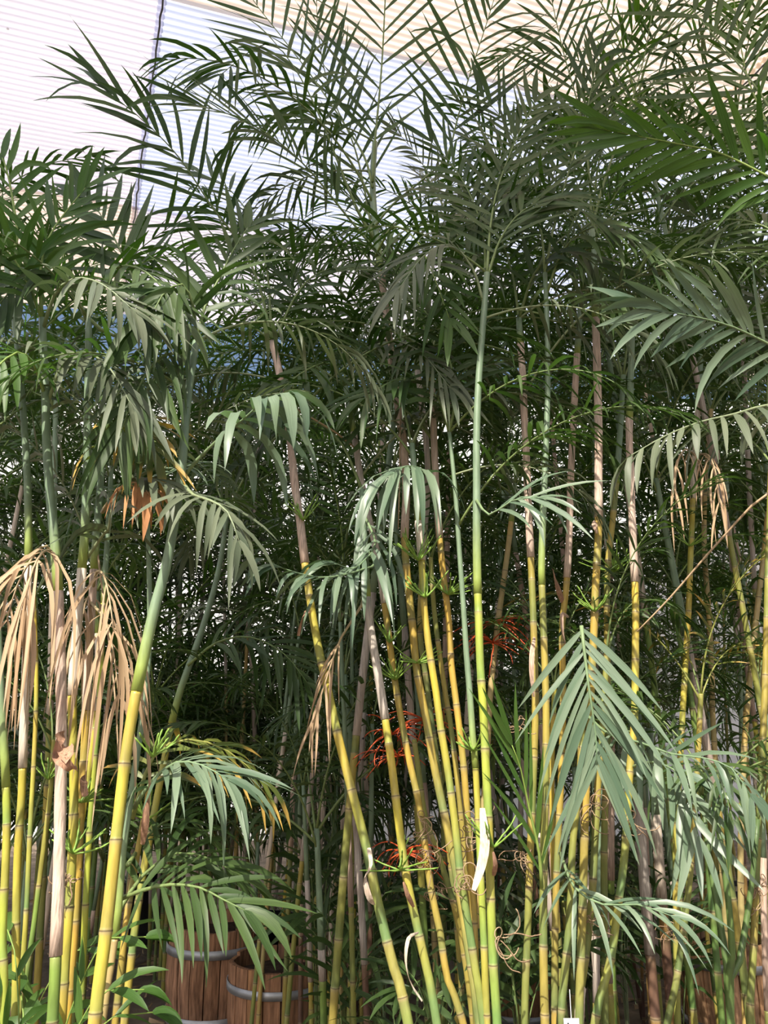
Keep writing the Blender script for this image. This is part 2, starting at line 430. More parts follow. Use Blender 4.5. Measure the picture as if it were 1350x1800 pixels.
# ------------------------------------------------------------------ canes
PAL = {'yellow': ((.53, .43, .055), (.15, .235, .08)), 'orange': ((.54, .35, .06), (.18, .225, .075)), 'lime': ((.43, .46, .06), (.15, .27, .075)),
       'green': ((.20, .29, .055), (.09, .17, .05)), 'olive': ((.29, .28, .06), (.12, .17, .055)), 'shade': ((.22, .23, .06), (.10, .15, .05)),
       'tan': ((.46, .34, .15), (.36, .30, .12)), 'brown': ((.17, .095, .06), (.11, .06, .045))}
SHEATH = {'pale': (.72, .62, .50), 'pink': (.58, .43, .34), 'grey': (.50, .44, .38), 'red': (.42, .24, .16)}
SHAFT = (.19, .27, .165)
def cane_mesh(path, rad, pal, rnd, seg=10, node=.115, low_green=.35):
    """rings with swollen, dark-ringed nodes"""
    acc = [0.0]
    for i in range(1, len(path)): acc.append(acc[-1] + (path[i] - path[i-1]).length)
    tot = acc[-1]; hi, lo = PAL[pal]
    nodes = []; s = rnd.uniform(.02, node)
    while s < tot:
        nodes.append(s); s += node * rnd.uniform(.75, 1.3)
    nodes = [0.0] + nodes + [tot]
    def at(s):
        for i in range(1, len(path)):
            if acc[i] >= s or i == len(path) - 1: return path[i-1].lerp(path[i], (s - acc[i-1]) / max(1e-6, acc[i] - acc[i-1]))
    pp, rr, cc = [], [], []
    ring = (.10, .07, .035); scar = (.42, .33, .17)
    for a, b_ in zip(nodes[:-1], nodes[1:]):
        gl = b_ - a; tint = rnd.uniform(0, 1); org = rnd.random() < .3
        for t in (0, .014, .034, .06, .3, .55, .78, .95):
            s = a + gl * t; u = s / tot
            base = mixc(hi, lo, min(1, max(0, .75 * sstep(.25, 1.0, 1 - t) * .6 + tint * .35 + low_green * sstep(.78, .34, u))))
            if org: base = mixc(base, (.56, .34, .06), .35)
            if t == 0: c, k = mixc(scar, base, .3), 1.10
            elif t == .014: c, k = ring, 1.11
            elif t == .034: c, k = mixc(base, scar, .35), 1.04
            elif t == .95: c, k = mixc(base, scar, .2), 1.02
            else: c, k = base, 1.0
            pp.append(at(s)); rr.append(rad(s / tot) * k); cc.append(c)
    pp.append(at(tot)); rr.append(rad(1)); cc.append(hi)
    return pp, rr, cc, seg
def make_palm(pts, d, w, label, group=None, pal='yellow', y_cane=None, y_sheath=None, sheath='pink', zbase=.40, node=.15, seg=10, seed=0,
              low_green=.35, shaft_col=SHAFT, base_px=None):
    """pts: pixels bottom to top. below the first point the cane runs on down to zbase."""
    rnd = random.Random(seed)
    n = len(pts); y0, y1 = pts[0][1], pts[-1][1]
    d0, d1 = d
    W3 = [P(x, y, lerp(d0, d1, (y - y0) / (y1 - y0))) for x, y in pts]
    t = (W3[0] - W3[1]).normalized()
    if base_px is None:
        q = W3[0].copy()
        if q.z > zbase:
            h = q.z - zbase; t2 = Vector((t.x * .55, t.y * .3, -1)); 
            q = W3[0] + t2 * h
            W3 = [q] + W3
    yz = [p.z for p in W3]
    path = smooth_path(W3, .05)
    zc = P(675, y_cane, lerp(d0, d1, (y_cane - y0) / (y1 - y0))).z if y_cane is not None else 1e9
    zs = P(675, y_sheath, lerp(d0, d1, (y_sheath - y0) / (y1 - y0))).z if y_sheath is not None else zc
    r_bot = w[0] * .5 * m_per_px(max(min(pts[0][1], 1800), 0), d0); r_top = w[1] * .5 * m_per_px(max(0, y1), d1)
    base = path[0].copy()
    palm = thing('bamboo_palm', base, label, 'palm', group)
    segs = [[], [], []]
    for p in path:
        k = 0 if p.z <= zc else (1 if p.z <= zs else 2)
        segs[k].append(p)
    for a, b_ in ((0, 1), (1, 2), (0, 2)):
        if segs[a] and segs[b_] and not (a == 0 and b_ == 2 and segs[1]): segs[b_].insert(0, segs[a][-1].copy())
    H = path[-1].z - base.z
    rz = lambda z: lerp(r_bot, r_top, min(1, max(0, (z - base.z) / H)))
    if len(segs[0]) > 1:
        A, B = segs[0][0].z, segs[0][-1].z
        pp, rr, cc, sg = cane_mesh(segs[0], lambda u: rz(lerp(A, B, u)), pal, rnd, seg, node, low_green)
        dd = tube_data(pp, rr, sg, cc, True, base); part('cane', mesh('cane', dd[0], dd[1], M['cane'], True, dd[2]), palm)
    if len(segs[1]) > 1:
        sp = segs[1]; c = SHEATH[sheath]; L_ = len(sp); cc = []; rr = []
        nl = max(1, int((sp[-1] - sp[0]).length / .22))
        for i, p in enumerate(sp):
            u = i / (L_ - 1); k = (u * nl) % 1.0
            rr.append(rz(p.z) * (1.17 - .12 * k)); cc.append(mixc(mixc(c, SHEATH['red'], .35 * sstep(.8, 1, k) * rnd.random()), (.62, .55, .45), rnd.uniform(0, .35)))
        dd = tube_data(sp, rr, seg, cc, True, base); part('sheath', mesh('sheath', dd[0], dd[1], M['sheath'], True, dd[2]), palm)
    if len(segs[2]) > 1:
        sp = segs[2]; L_ = len(sp)
        cc = [mixc((.30, .38, .08), shaft_col, sstep(0, .25, i / (L_ - 1))) for i in range(L_)]
        rr = [rz(p.z) * (1.12 - .25 * (i / (L_ - 1))) for i, p in enumerate(sp)]
        dd = tube_data(sp, rr, seg, cc, True, base); part('crownshaft', mesh('crownshaft', dd[0], dd[1], M['cane'], True, dd[2]), palm)
    palm['_top'] = list(path[-1] - base)
    return palm, path[-1] - base, path
def clean(palm):
    if '_top' in palm: del palm['_top']

def flower(palm, q, n=5, L=.09, col='flower', beads=True, seed=0, up=.5, name='flower_stalk'):
    """branched beaded flower stalk at world point q"""
    rnd = random.Random(seed); mb = MB()
    for k in range(int(n * 1.9)):
        a = rnd.uniform(0, 6.28); D = Vector((math.cos(a), math.sin(a) * .7 - .25, up + rnd.uniform(-.3, .6))).normalized()
        p = Vector((0, 0, 0)); path = [p.copy()]; ll = L * rnd.uniform(.6, 1.15)
        for i in range(8):
            D = (D + Vector((rnd.uniform(-.15, .15), rnd.uniform(-.15, .15), rnd.uniform(-.05, .12)))).normalized(); p = p + D * ll / 8; path.append(p.copy())
        mb.add(tube_data(path, lambda i: .0019 + (.0010 if (i % 2 and beads) else 0) - .0001 * i, 5))
    o = part(name, mb.mesh(name, M[col]), palm, q - palm.location)
    return o
def berries(palm, q, seed=0, L=.16, n=9, label=None):
    rnd = random.Random(seed); mb = MB(); bb = MB()
    for k in range(n):
        a = rnd.uniform(0, 6.28); D = Vector((math.cos(a), math.sin(a) * .6, rnd.uniform(-.2, .9))).normalized()
        p = Vector((0, 0, 0)); path = [p.copy()]; ll = L * rnd.uniform(.5, 1.1)
        for i in range(8):
            D = (D + Vector((rnd.uniform(-.25, .25), rnd.uniform(-.2, .2), -.16))).normalized(); p = p + D * ll / 8; path.append(p.copy())
            if i > 2 and rnd.random() < .5:
                c = p + Vector((rnd.uniform(-.006, .006), rnd.uniform(-.006, .006), rnd.uniform(-.006, .006))); r = .0045
                vv = [tuple(c + Vector(e) * r) for e in ((1,0,0),(0,1,0),(-1,0,0),(0,-1,0),(0,0,1),(0,0,-1))]
                bb.add((vv, [(0,1,4),(1,2,4),(2,3,4),(3,0,4),(1,0,5),(2,1,5),(3,2,5),(0,3,5)]))
        mb.add(tube_data(path, lambda i: .0024 - .00012 * i, 5))
    o = part('fruit_stalk', mb.mesh('fruit_stalk', M['red']), palm, q - palm.location, label=label or 'branching orange red fruit stalk')
    if bb.v: part('berries', bb.mesh('berries', M['berry']), o, kind='stuff')
def husk(palm, pts, w, col='pale', twist=1.2, seed=0, name='dry_husk'):
    """curled ribbon of dead sheath; pts = (x, y, d) pixels"""
    rnd = random.Random(seed); path = smooth_path([P(*q) for q in pts], .012); T = frames(path); o = path[0]
    v, f, cc = [], [], []; c = SHEATH[col]; n = len(path)
    for i, p in enumerate(path):
        a = T[i].cross(Vector((0, 1, .2))).normalized(); b_ = T[i].cross(a)
        th = twist * i / n * 2; s = a * math.cos(th) + b_ * math.sin(th); q = s.cross(T[i])
        hw = w * .5 * (math.sin(math.pi * min(.96, .12 + .85 * i / n)) ** .6)
        for k, z in ((-1, .35), (0, 0), (1, .35)): v.append(tuple(p - o + s * hw * k + q * hw * z)); cc.append(mixc(c, (.35, .2, .12), rnd.uniform(0, .5)))
        if i:
            x, y = 3 * (i - 1), 3 * i; f += [(x, x+1, y+1, y), (x+1, x+2, y+2, y+1)]
    return part(name, mesh(name, v, f, M['sheath'], True, cc), palm, o - palm.location)
def curls(palm, q, n=5, s=.05, seed=0):
    """tangle of dead, curled flower twigs"""
    rnd = random.Random(seed); mb = MB()
    for k in range(n):
        p = Vector((rnd.uniform(-.3, .3) * s, 0, rnd.uniform(-.3, .3) * s)); D = Vector((rnd.uniform(-1, 1), rnd.uniform(-.8, .2), rnd.uniform(-1, .6))).normalized()
        ax = Vector((rnd.uniform(-.4, .4), 1, rnd.uniform(-.4, .4))).normalized(); w = rnd.uniform(.05, .45) * rnd.choice((-1, 1)); path = [p.copy()]
        for i in range(12):
            D = (Matrix.Rotation(w * (1 + .06 * i) + rnd.uniform(-.35, .35), 3, ax) @ D + Vector((0, 0, -.07))).normalized(); p = p + D * s * rnd.uniform(.18, .32); path.append(p.copy())
        mb.add(tube_data(path, lambda i: .0013, 5), mixc((.40, .29, .18), (.25, .16, .10), rnd.random()))
    return part('dead_twigs', mb.mesh('dead_twigs', M['sheath']), palm, q - palm.location)

# ------------------------------------------------------------------ traced palms (pixel traces of the photograph, bottom to top)
GL, GC, GR, GB = 'sunlit palms of the left clump', 'palms of the middle clump', 'palms of the right clump', 'palms of the far right clump'
PL = {}
def add(key, *a, **k):
    k.setdefault('seed', len(PL) * 7 + 3)
    PL[key] = make_palm(*a, **k)
# left clump
add('L1', [(6, 1800), (4, 1650), (8, 1560), (12, 1440), (8, 1330), (2, 1230), (-4, 1100), (-12, 900), (-20, 760)], (1.55, 1.6), (15, 11), 'green and yellow cane with red-brown base beside the palest sheath cane', GL, 'lime', 1380, None, low_green=.1)
add('L2', [(26, 1800), (28, 1640), (31, 1500), (38, 1400), (41, 1300), (45, 1200), (48, 1080), (50, 950), (46, 800), (30, 600), (12, 470)], (1.65, 1.7), (14, 11), 'yellow cane topped by a slim whitish sheath', GL, 'yellow', 1335, 960, 'pale', low_green=0)
add('L3', [(92, 1800), (98, 1680), (103, 1560), (106, 1420), (108, 1280), (106, 1150), (102, 1040), (97, 960), (89, 880), (82, 780), (80, 700), (74, 560)], (1.5, 1.6), (21, 14), 'thick palm stem wrapped in pink-brown sheath with green base', GL, 'green', 1642, 1000, 'pink', low_green=.2)
add('L4', [(108, 1800), (114, 1700), (124, 1560), (130, 1400), (127, 1260), (129, 1190), (136, 1100), (144, 1000), (150, 920), (153, 820), (154, 720), (156, 560)], (1.62, 1.68), (17, 13), 'yellow cane with whitish sheath under a blue-green crownshaft', GL, 'yellow', 1192, 1000, 'pale', low_green=0)
add('L5', [(118, 1800), (132, 1620), (141, 1450), (148, 1320), (153, 1215), (158, 1120), (163, 1040), (168, 960), (176, 860), (182, 760)], (1.7, 1.75), (15, 12), 'yellow cane with pinkish ragged sheath and hanging dead frond', GL, 'orange', 1216, 1000, 'pink', low_green=0)
add('L6', [(140, 1800), (150, 1600), (160, 1420), (172, 1260), (178, 1150), (182, 1060), (190, 930), (196, 820)], (1.8, 1.85), (12, 9), 'slim lime cane behind the pinkish sheath cane', GL, 'lime', 1040, None, low_green=0)
add('L7', [(166, 1800), (180, 1690), (194, 1570), (207, 1450), (222, 1320), (240, 1215), (258, 1130), (274, 1060), (291, 1000), (306, 920), (317, 850), (324, 770), (331, 690), (345, 600)], (1.45, 1.6), (25, 15), 'stoutest bright yellow cane leaning into a long green crownshaft', GL, 'yellow', 1195, None, low_green=-.1, node=.16)
add('L8', [(180, 1800), (195, 1700), (208, 1600), (216, 1500), (230, 1400), (245, 1300), (257, 1200), (263, 1120), (262, 1000), (258, 880)], (1.6, 1.7), (14, 9), 'slim bluish-green cane with pink base beside the stoutest yellow cane', GL, 'tan', 1650, None, low_green=0)
add('L9', [(215, 1680), (232, 1560), (245, 1480), (256, 1425), (262, 1385)], (1.75, 1.8), (13, 10), 'short orange broken-off cane with a brown husk at its tip', GL, 'orange', None, None, low_green=.1)
add('L10', [(235, 1650), (258, 1500), (288, 1340), (302, 1270), (318, 1210), (340, 1150), (362, 1085), (385, 1000), (400, 900)], (2.4, 2.6), (14, 10), 'leaning yellow cane with long grey-green crownshaft behind the drooping fronds', None, 'yellow', 1255, None)
add('L11', [(44, 1640), (50, 1520), (55, 1420), (60, 1330), (64, 1200), (60, 1050)], (1.9, 1.95), (10, 7), 'thin yellow cane between the whitish sheath cane and the pink-brown stem', GL, 'yellow', None, None)
add('L12', [(46, 1720), (58, 1640), (68, 1560), (78, 1480), (88, 1400), (95, 1300)], (1.95, 2.0), (10, 8), 'thin dark green cane slanting behind the pink-brown stem', GL, 'green', None, None)
add('L13', [(112, 1700), (126, 1560), (144, 1440), (160, 1330), (168, 1250), (172, 1150), (170, 1040)], (1.78, 1.85), (12, 9), 'yellow cane with pale sheath half hidden by dead leaflets', GL, 'yellow', 1240, 1080, 'pale', low_green=0)
# middle clump
add('C1', [(718, 1800), (692, 1700), (667, 1600), (644, 1490), (621, 1400), (600, 1318), (580, 1230), (560, 1140), (546, 1060), (536, 990), (528, 920), (518, 850), (511, 780), (502, 720), (490, 650), (478, 600)], (1.95, 2.2), (19, 11), 'yellow cane leaning furthest left with brown sheath top', GC, 'yellow', 965, 560, 'pink', low_green=.75)
add('C2', [(768, 1800), (738, 1650), (714, 1540), (699, 1430), (686, 1325), (673, 1238), (663, 1176), (652, 1109), (645, 1050), (641, 960), (636, 860)], (2.0, 2.15), (16, 12), 'yellow cane with smooth pale grey sheath above its joint', GC, 'yellow', 1240, 1050, 'grey', low_green=.75)
add('C3', [(815, 1800), (786, 1720), (774, 1640), (757, 1560), (745, 1470), (734, 1400), (718, 1331), (704, 1257), (692, 1183), (685, 1131), (676, 1061), (669, 1010), (659, 955), (648, 910), (634, 840), (622, 760), (608, 680)], (2.15, 2.3), (13, 10), 'orange-tan cane with a thin grey sheath and dead twigs', GC, 'orange', 1060, 760, 'grey', low_green=.2)
add('C4', [(842, 1800), (822, 1660), (803, 1540), (783, 1440), (763, 1346), (748, 1257), (733, 1183), (726, 1109), (718, 1035), (711, 946), (714, 880), (711, 800), (700, 715), (690, 650), (680, 560), (670, 480), (660, 400), (655, 320), (659, 250)], (2.1, 2.4), (15, 11), 'tallest palm, long brown sheathed stem with one frond straight up', GC, 'orange', 940, 480, 'pink', low_green=.5)
add('C5', [(850, 1800), (838, 1720), (826, 1640), (812, 1560), (800, 1450), (786, 1346), (774, 1276), (767, 1220), (755, 1146), (746, 1072), (741, 985), (737, 940), (731, 860), (724, 780)], (2.0, 2.1), (15, 11), 'yellow cane with white sheath stub and green flower stalks', GC, 'yellow', 985, 900, 'pale', low_green=.6)
add('C6', [(836, 1700), (830, 1560), (822, 1440), (815, 1346), (807, 1276), (800, 1220), (793, 1165), (789, 1091), (780, 1017), (773, 946), (768, 880), (764, 800), (760, 700), (757, 620)], (2.15, 2.25), (13, 10), 'orange-yellow cane with white joint and knobbly flower stalks', GC, 'orange', 940, 650, 'pink', low_green=.3)
add('C7', [(828, 1640), (815, 1480), (801, 1346), (790, 1260), (780, 1200), (770, 1130), (762, 1060), (757, 980)], (2.25, 2.3), (11, 8), 'thin olive cane close behind the orange-yellow cane', GC, 'olive', None, None)
add('C8', [(874, 1800), (867, 1700), (862, 1560), (859, 1450), (854, 1346), (850, 1257), (844, 1165), (841, 1072), (839, 1017), (838, 940), (838, 850), (838, 760), (842, 660), (850, 560), (856, 480)], (1.9, 2.0), (16, 12), 'lime cane with very long smooth blue-green crownshaft', GC, 'lime', 1030, None, low_green=.35)
add('C9', [(853, 1720), (848, 1600), (842, 1470), (836, 1350), (831, 1294), (826, 1220), (820, 1150), (815, 1072), (807, 960), (800, 860), (790, 760)], (2.0, 2.1), (14, 8), 'slim grey-green crownshaft on a lime cane inside the middle clump', GC, 'lime', 1330, None, low_green=.3)
add('C10', [(825, 1740), (800, 1600), (770, 1500), (748, 1440), (738, 1370), (728, 1300)], (2.3, 2.35), (12, 9), 'short olive cane cut off among dead twigs', GC, 'olive', None, None)
add('C11', [(805, 1650), (790, 1500), (770, 1350), (750, 1200), (738, 1100), (745, 960), (752, 820), (740, 700), (725, 580)], (2.45, 2.5), (10, 9), 'shaded palm with grey sheath behind the tallest palm', GC, 'shade', 1000, 640, 'grey')
add('C12', [(846, 1500), (855, 1350), (862, 1220), (872, 1120), (884, 1030), (896, 940), (905, 850)], (2.5, 2.6), (12, 9), 'leaning brown-tan cane with red fruit stalks behind the lime crownshaft', GC, 'tan', 900, None)
# right clump
add('R1', [(922, 1800), (927, 1650), (932, 1500), (937, 1380), (941, 1250), (938, 1100), (933, 980), (929, 900), (925, 800), (922, 740), (918, 650), (912, 560)], (2.1, 2.25), (13, 11), 'olive cane with mottled pink-grey sheath stem', GR, 'olive', 965, 600, 'pink', low_green=.3)
add('R2', [(958, 1800), (955, 1650), (956, 1500), (959, 1380), (960, 1250), (956, 1120), (952, 1000), (955, 900), (960, 780), (963, 680), (962, 580), (958, 480)], (2.0, 2.15), (16, 9), 'olive cane with long slender blue-green crownshaft beside the mottled sheath stem', GR, 'olive', 1010, None, low_green=.3)
add('R3', [(975, 1700), (980, 1500), (986, 1380), (990, 1230), (988, 1100), (995, 1040), (1001, 930), (1004, 820), (1010, 700), (1016, 600), (1022, 520)], (2.3, 2.4), (12, 10), 'orange cane with thin sheath hidden behind the drooping blue-green frond', GR, 'orange', 1000, 620, 'pink')
add('R4', [(1018, 1800), (1024, 1600), (1028, 1450), (1032, 1331), (1036, 1268), (1039, 1202), (1044, 1109), (1047, 1028), (1052, 939), (1052, 850), (1052, 760), (1050, 660), (1047, 560), (1045, 480), (1040, 400)], (2.15, 2.3), (15, 12), 'golden cane with long straight pink-brown sheath stem', GR, 'orange', 880, 540, 'pink', low_green=.4)
add('R5', [(1008, 1800), (1020, 1745), (1032, 1660), (1041, 1570), (1047, 1460), (1052, 1360), (1060, 1260), (1066, 1150)], (2.2, 2.3), (15, 11), 'olive-yellow cane with torn white base near the paper tag', GR, 'olive', None, None, low_green=.1)
add('R6', [(1062, 1500), (1068, 1330), (1068, 1220), (1067, 1100), (1068, 998), (1076, 924), (1083, 850), (1090, 760), (1096, 660)], (2.4, 2.5), (12, 10), 'green cane leaning right next to the golden cane', GR, 'olive', 850, None)
add('R7', [(1045, 1800), (1070, 1703), (1080, 1645), (1087, 1586), (1093, 1547), (1099, 1489), (1103, 1431), (1107, 1349), (1115, 1275), (1117, 1146), (1117, 1054), (1113, 960), (1109, 850), (1106, 760), (1109, 660), (1112, 560)], (2.2, 2.4), (15, 11), 'kinked yellow cane with grey-pink sheath stem', GR, 'yellow', 1010, 720, 'pink', low_green=.5)
add('R8', [(985, 1800), (990, 1740), (1002, 1606), (1006, 1489), (1014, 1420), (1020, 1350), (1024, 1250)], (2.1, 2.2), (16, 11), 'short dusty green cane with yellow knees between olive canes', GR, 'olive', None, None, low_green=.6)
add('R9', [(978, 1760), (975, 1600), (972, 1480), (970, 1350), (975, 1200)], (2.35, 2.4), (11, 9), 'thin yellow-green cane behind the short dusty cane', GR, 'yellow', None, None)
# far right clump
add('F1', [(1188, 1500), (1196, 1330), (1203, 1200), (1210, 1080), (1213, 1000), (1217, 900), (1220, 830), (1228, 700), (1235, 560)], (2.7, 2.8), (11, 9), 'bright yellow cane under the dangling dry leaf strips', GB, 'yellow', 860, 700, 'pale')
add('F2', [(1236, 1420), (1228, 1330), (1220, 1268), (1212, 1210), (1203, 1160), (1192, 1110), (1186, 1020)], (2.8, 2.85), (12, 9), 'dark green cane leaning left across the far right clump', GB, 'green', None, None)
add('F3', [(1172, 1800), (1186, 1742), (1200, 1645), (1211, 1559), (1218, 1470), (1226, 1350), (1232, 1220)], (2.6, 2.7), (13, 9), 'olive cane rising in front of the sunlit tub', GB, 'olive', None, None)
add('F5', [(1318, 1800), (1325, 1660), (1330, 1520), (1337, 1380), (1345, 1200), (1350, 1000), (1356, 800)], (2.3, 2.4), (13, 10), 'green-yellow cane right of the slotted black crate', GB, 'olive', None, None)
add('F6', [(1302, 1560), (1305, 1400), (1312, 1260), (1330, 1080), (1342, 980), (1350, 900)], (2.9, 2.95), (11, 9), 'tan and yellow cane slanting behind the far right fronds', GB, 'tan', None, None)
add('F7', [(1255, 1300), (1252, 1200), (1246, 1080), (1238, 960), (1240, 850), (1250, 720)], (3.0, 3.0), (10, 8), 'slim tan cane behind the bright yellow cane', GB, 'tan', None, None)

# ------------------------------------------------------------------ traced fronds
def hf(key, *a, **k): return hero_frond(PL[key][0], *a, **k)
dC = 2.35
# tallest palm: frond straight up, frond up left, frond up right
hf('C4', [(655, 320, dC), (658, 260, dC), (666, 175, dC), (672, 100, dC), (677, 0, dC), (682, -120, dC), (684, -220, dC)], n=17, L=.46, W=.021, a0=48, a1=25, fc=1, vee=6, droop=.06, pet=.12, seed=11, jit=.05)
hf('C4', [(655, 330, dC), (640, 275, dC+.05), (600, 210, dC+.1), (545, 130, dC+.15), (495, 65, dC+.2), (445, 0, dC+.25), (410, -60, dC+.3)], n=16, L=.40, W=.022, a0=58, a1=25, fc=.75, vee=20, droop=.06, pet=.2, seed=12, jit=.06)
hf('C4', [(657, 400, dC), (690, 360, dC), (750, 310, dC), (785, 275, dC), (805, 206, dC), (820, 150, dC), (855, 42, dC), (880, -40, dC)], n=15, L=.40, W=.022, a0=55, a1=25, fc=.8, vee=18, droop=.08, pet=.36, seed=13, jit=.06)
hf('C4', [(656, 420, dC), (620, 350, dC-.05), (560, 200, dC-.1), (515, 115, dC-.12), (480, 78, dC-.15), (440, 90, dC-.2), (390, 130, dC-.25)], n=14, L=.33, W=.019, a0=62, a1=28, fc=.45, vee=4, droop=.6, pet=.35, seed=14)
hf('C4', [(660, 440, dC), (610, 380, dC-.05), (540, 295, dC-.15), (470, 235, dC-.25), (400, 200, dC-.35), (345, 185, dC-.4)], n=18, L=.32, W=.018, a0=50, a1=18, fc=.5, vee=15, droop=.25, mat='leaf', pet=.25, seed=15, jit=.08)
hf('C4', [(660, 450, dC), (690, 400, dC-.1), (730, 420, dC-.2), (760, 480, dC-.3), (790, 560, dC-.35)], n=12, L=.26, W=.024, a0=55, a1=25, fc=.6, vee=5, droop=.6, mat='fresh', seed=16)
hf('C4', [(664, 470, dC), (620, 430, dC+.1), (560, 400, dC+.15), (480, 420, dC+.2), (420, 470, dC+.2)], n=16, L=.26, W=.02, a0=62, a1=25, fc=.3, vee=8, droop=.8, seed=17)
hf('C4', [(656, 420, dC), (640, 330, dC+.1), (620, 250, dC+.15), (580, 160, dC+.2), (560, 60, dC+.2), (555, -40, dC+.2)], n=16, L=.36, W=.020, a0=46, a1=22, fc=.85, vee=20, droop=.1, seed=18, jit=.07)
# arching frond at left against the roof, from the leaning cane of the middle clump
hf('C1', [(478, 600, 2.2), (455, 500, 2.2), (420, 425, 2.2), (377, 370, 2.15), (318, 281, 2.1), (265, 224, 2.05), (218, 184, 2.0), (180, 154, 2.0)], n=14, L=.36, W=.021, a0=58, a1=8, fc=.6, vee=8, droop=.65, pet=.38, seed=21, jit=.06)
hf('C1', [(478, 600, 2.2), (470, 480, 2.25), (450, 400, 2.3), (400, 330, 2.35), (340, 300, 2.4)], n=14, L=.24, W=.02, a0=60, a1=22, fc=.5, vee=12, droop=.5, seed=22)
hf('C1', [(480, 605, 2.2), (520, 520, 2.2), (560, 480, 2.25), (620, 470, 2.3), (680, 500, 2.3)], n=14, L=.25, W=.02, a0=60, a1=22, fc=.4, vee=8, droop=.7, seed=23)
# left clump fronds
hf('L4', [(156, 560, 1.68), (168, 640, 1.6), (200, 600, 1.62), (250, 540, 1.66), (233, 490, 1.7), (200, 417, 1.72), (172, 372, 1.74)][0:1] + [(200, 590, 1.68), (262, 560, 1.68), (245, 515, 1.7), (225, 470, 1.7), (200, 417, 1.72), (172, 370, 1.74), (150, 345, 1.75)], n=11, L=.23, W=.027, a0=55, a1=20, fc=.95, vee=8, droop=.12, pet=.42, seed=31, jit=.08)
hf('L2', [(12, 470, 1.7), (30, 420, 1.7), (22, 350, 1.7), (12, 300, 1.7), (0, 270, 1.7), (-30, 230, 1.7)], n=10, L=.18, W=.021, a0=48, a1=22, fc=.8, vee=12, droop=.15, mat='fresh', seed=32)
hf('L3', [(74, 560, 1.6), (70, 480, 1.6), (85, 420, 1.6), (110, 380, 1.62), (150, 330, 1.65)], n=11, L=.20, W=.022, a0=50, a1=22, fc=.6, vee=14, droop=.3, mat='fresh', seed=33)
hf('L3', [(74, 560, 1.6), (40, 480, 1.58), (10, 440, 1.55), (-30, 430, 1.5)], n=10, L=.20, W=.022, a0=55, a1=22, fc=.6, vee=14, droop=.5, mat='fresh', seed=34)
hf('L3', [(76, 580, 1.6), (95, 520, 1.55), (130, 490, 1.5), (180, 500, 1.45), (240, 550, 1.42)], n=13, L=.21, W=.019, a0=60, a1=18, fc=.4, vee=5, droop=.9, mat='dusty', seed=35)
hf('L4', [(156, 560, 1.68), (190, 480, 1.65), (240, 470, 1.6), (290, 510, 1.56), (330, 570, 1.52)], n=13, L=.21, W=.02, a0=60, a1=18, fc=.4, vee=5, droop=.9, mat='leaf', seed=36)
hf('L4', [(156, 570, 1.68), (120, 500, 1.66), (70, 480, 1.62), (20, 510, 1.58), (-20, 560, 1.55)], n=13, L=.21, W=.02, a0=60, a1=20, fc=.4, vee=8, droop=.7, mat='leaf', seed=37)
hf('L3', [(80, 700, 1.6), (60, 640, 1.52), (30, 620, 1.46), (-10, 650, 1.42), (-50, 700, 1.4)], n=12, L=.20, W=.02, a0=60, a1=20, fc=.4, vee=5, droop=.8, mat='fresh', seed=38)
hf('L3', [(80, 720, 1.6), (110, 640, 1.56), (150, 620, 1.5), (195, 650, 1.46), (235, 720, 1.44)], n=13, L=.21, W=.019, a0=60, a1=20, fc=.4, vee=5, droop=1.0, mat='dusty', seed=39)
hf('L7', [(345, 600, 1.6), (360, 540, 1.6), (385, 490, 1.62), (410, 440, 1.65), (435, 400, 1.68)], n=10, L=.19, W=.022, a0=55, a1=22, fc=.6, vee=14, droop=.4, mat='leaf', seed=40)
hf('L7', [(345, 600, 1.6), (340, 540, 1.56), (320, 500, 1.52), (285, 520, 1.48), (260, 570, 1.45)], n=12, L=.22, W=.021, a0=58, a1=20, fc=.5, vee=5, droop=.9, mat='leaf', seed=41)
hf('L7', [(322, 840, 1.59), (345, 810, 1.57), (392, 765, 1.54), (430, 735, 1.5), (470, 700, 1.47), (510, 690, 1.44)], n=8, L=.23, W=.027, a0=70, a1=30, fc=.15, vee=-5, droop=2.4, mat='blue', pet=.45, seed=42)
hf('L7', [(322, 850, 1.58), (340, 870, 1.5), (370, 880, 1.45), (400, 900, 1.42), (420, 950, 1.4)], n=11, L=.18, W=.014, a0=60, a1=25, fc=.25, vee=0, droop=1.8, mat='dusty', seed=43)
hf('L7', [(338, 660, 1.6), (310, 620, 1.55), (270, 640, 1.5), (235, 700, 1.47), (210, 770, 1.46)], n=13, L=.22, W=.02, a0=60, a1=20, fc=.4, vee=4, droop=1.0, mat='leaf', seed=44)
hf('L4', [(153, 840, 1.68), (170, 800, 1.64), (195, 760, 1.6), (235, 750, 1.56), (262, 790, 1.54)], n=11, L=.19, W=.017, a0=62, a1=25, fc=.4, vee=4, droop=1.0, mat='yellowing', seed=45)
hf('L4', [(180, 900, 1.68), (200, 870, 1.6), (225, 850, 1.55), (245, 850, 1.52), (262, 870, 1.5)], n=7, L=.15, W=.016, a0=55, a1=20, fc=.4, vee=0, droop=2.6, mat='rust', pet=.5, seed=46)
hf('L4', [(146, 990, 1.68), (185, 935, 1.62), (190, 930, 1.6), (205, 870, 1.58), (250, 840, 1.55), (290, 850, 1.52)], n=12, L=.19, W=.018, a0=62, a1=25, fc=.3, vee=4, droop=1.2, mat='dusty', seed=47)
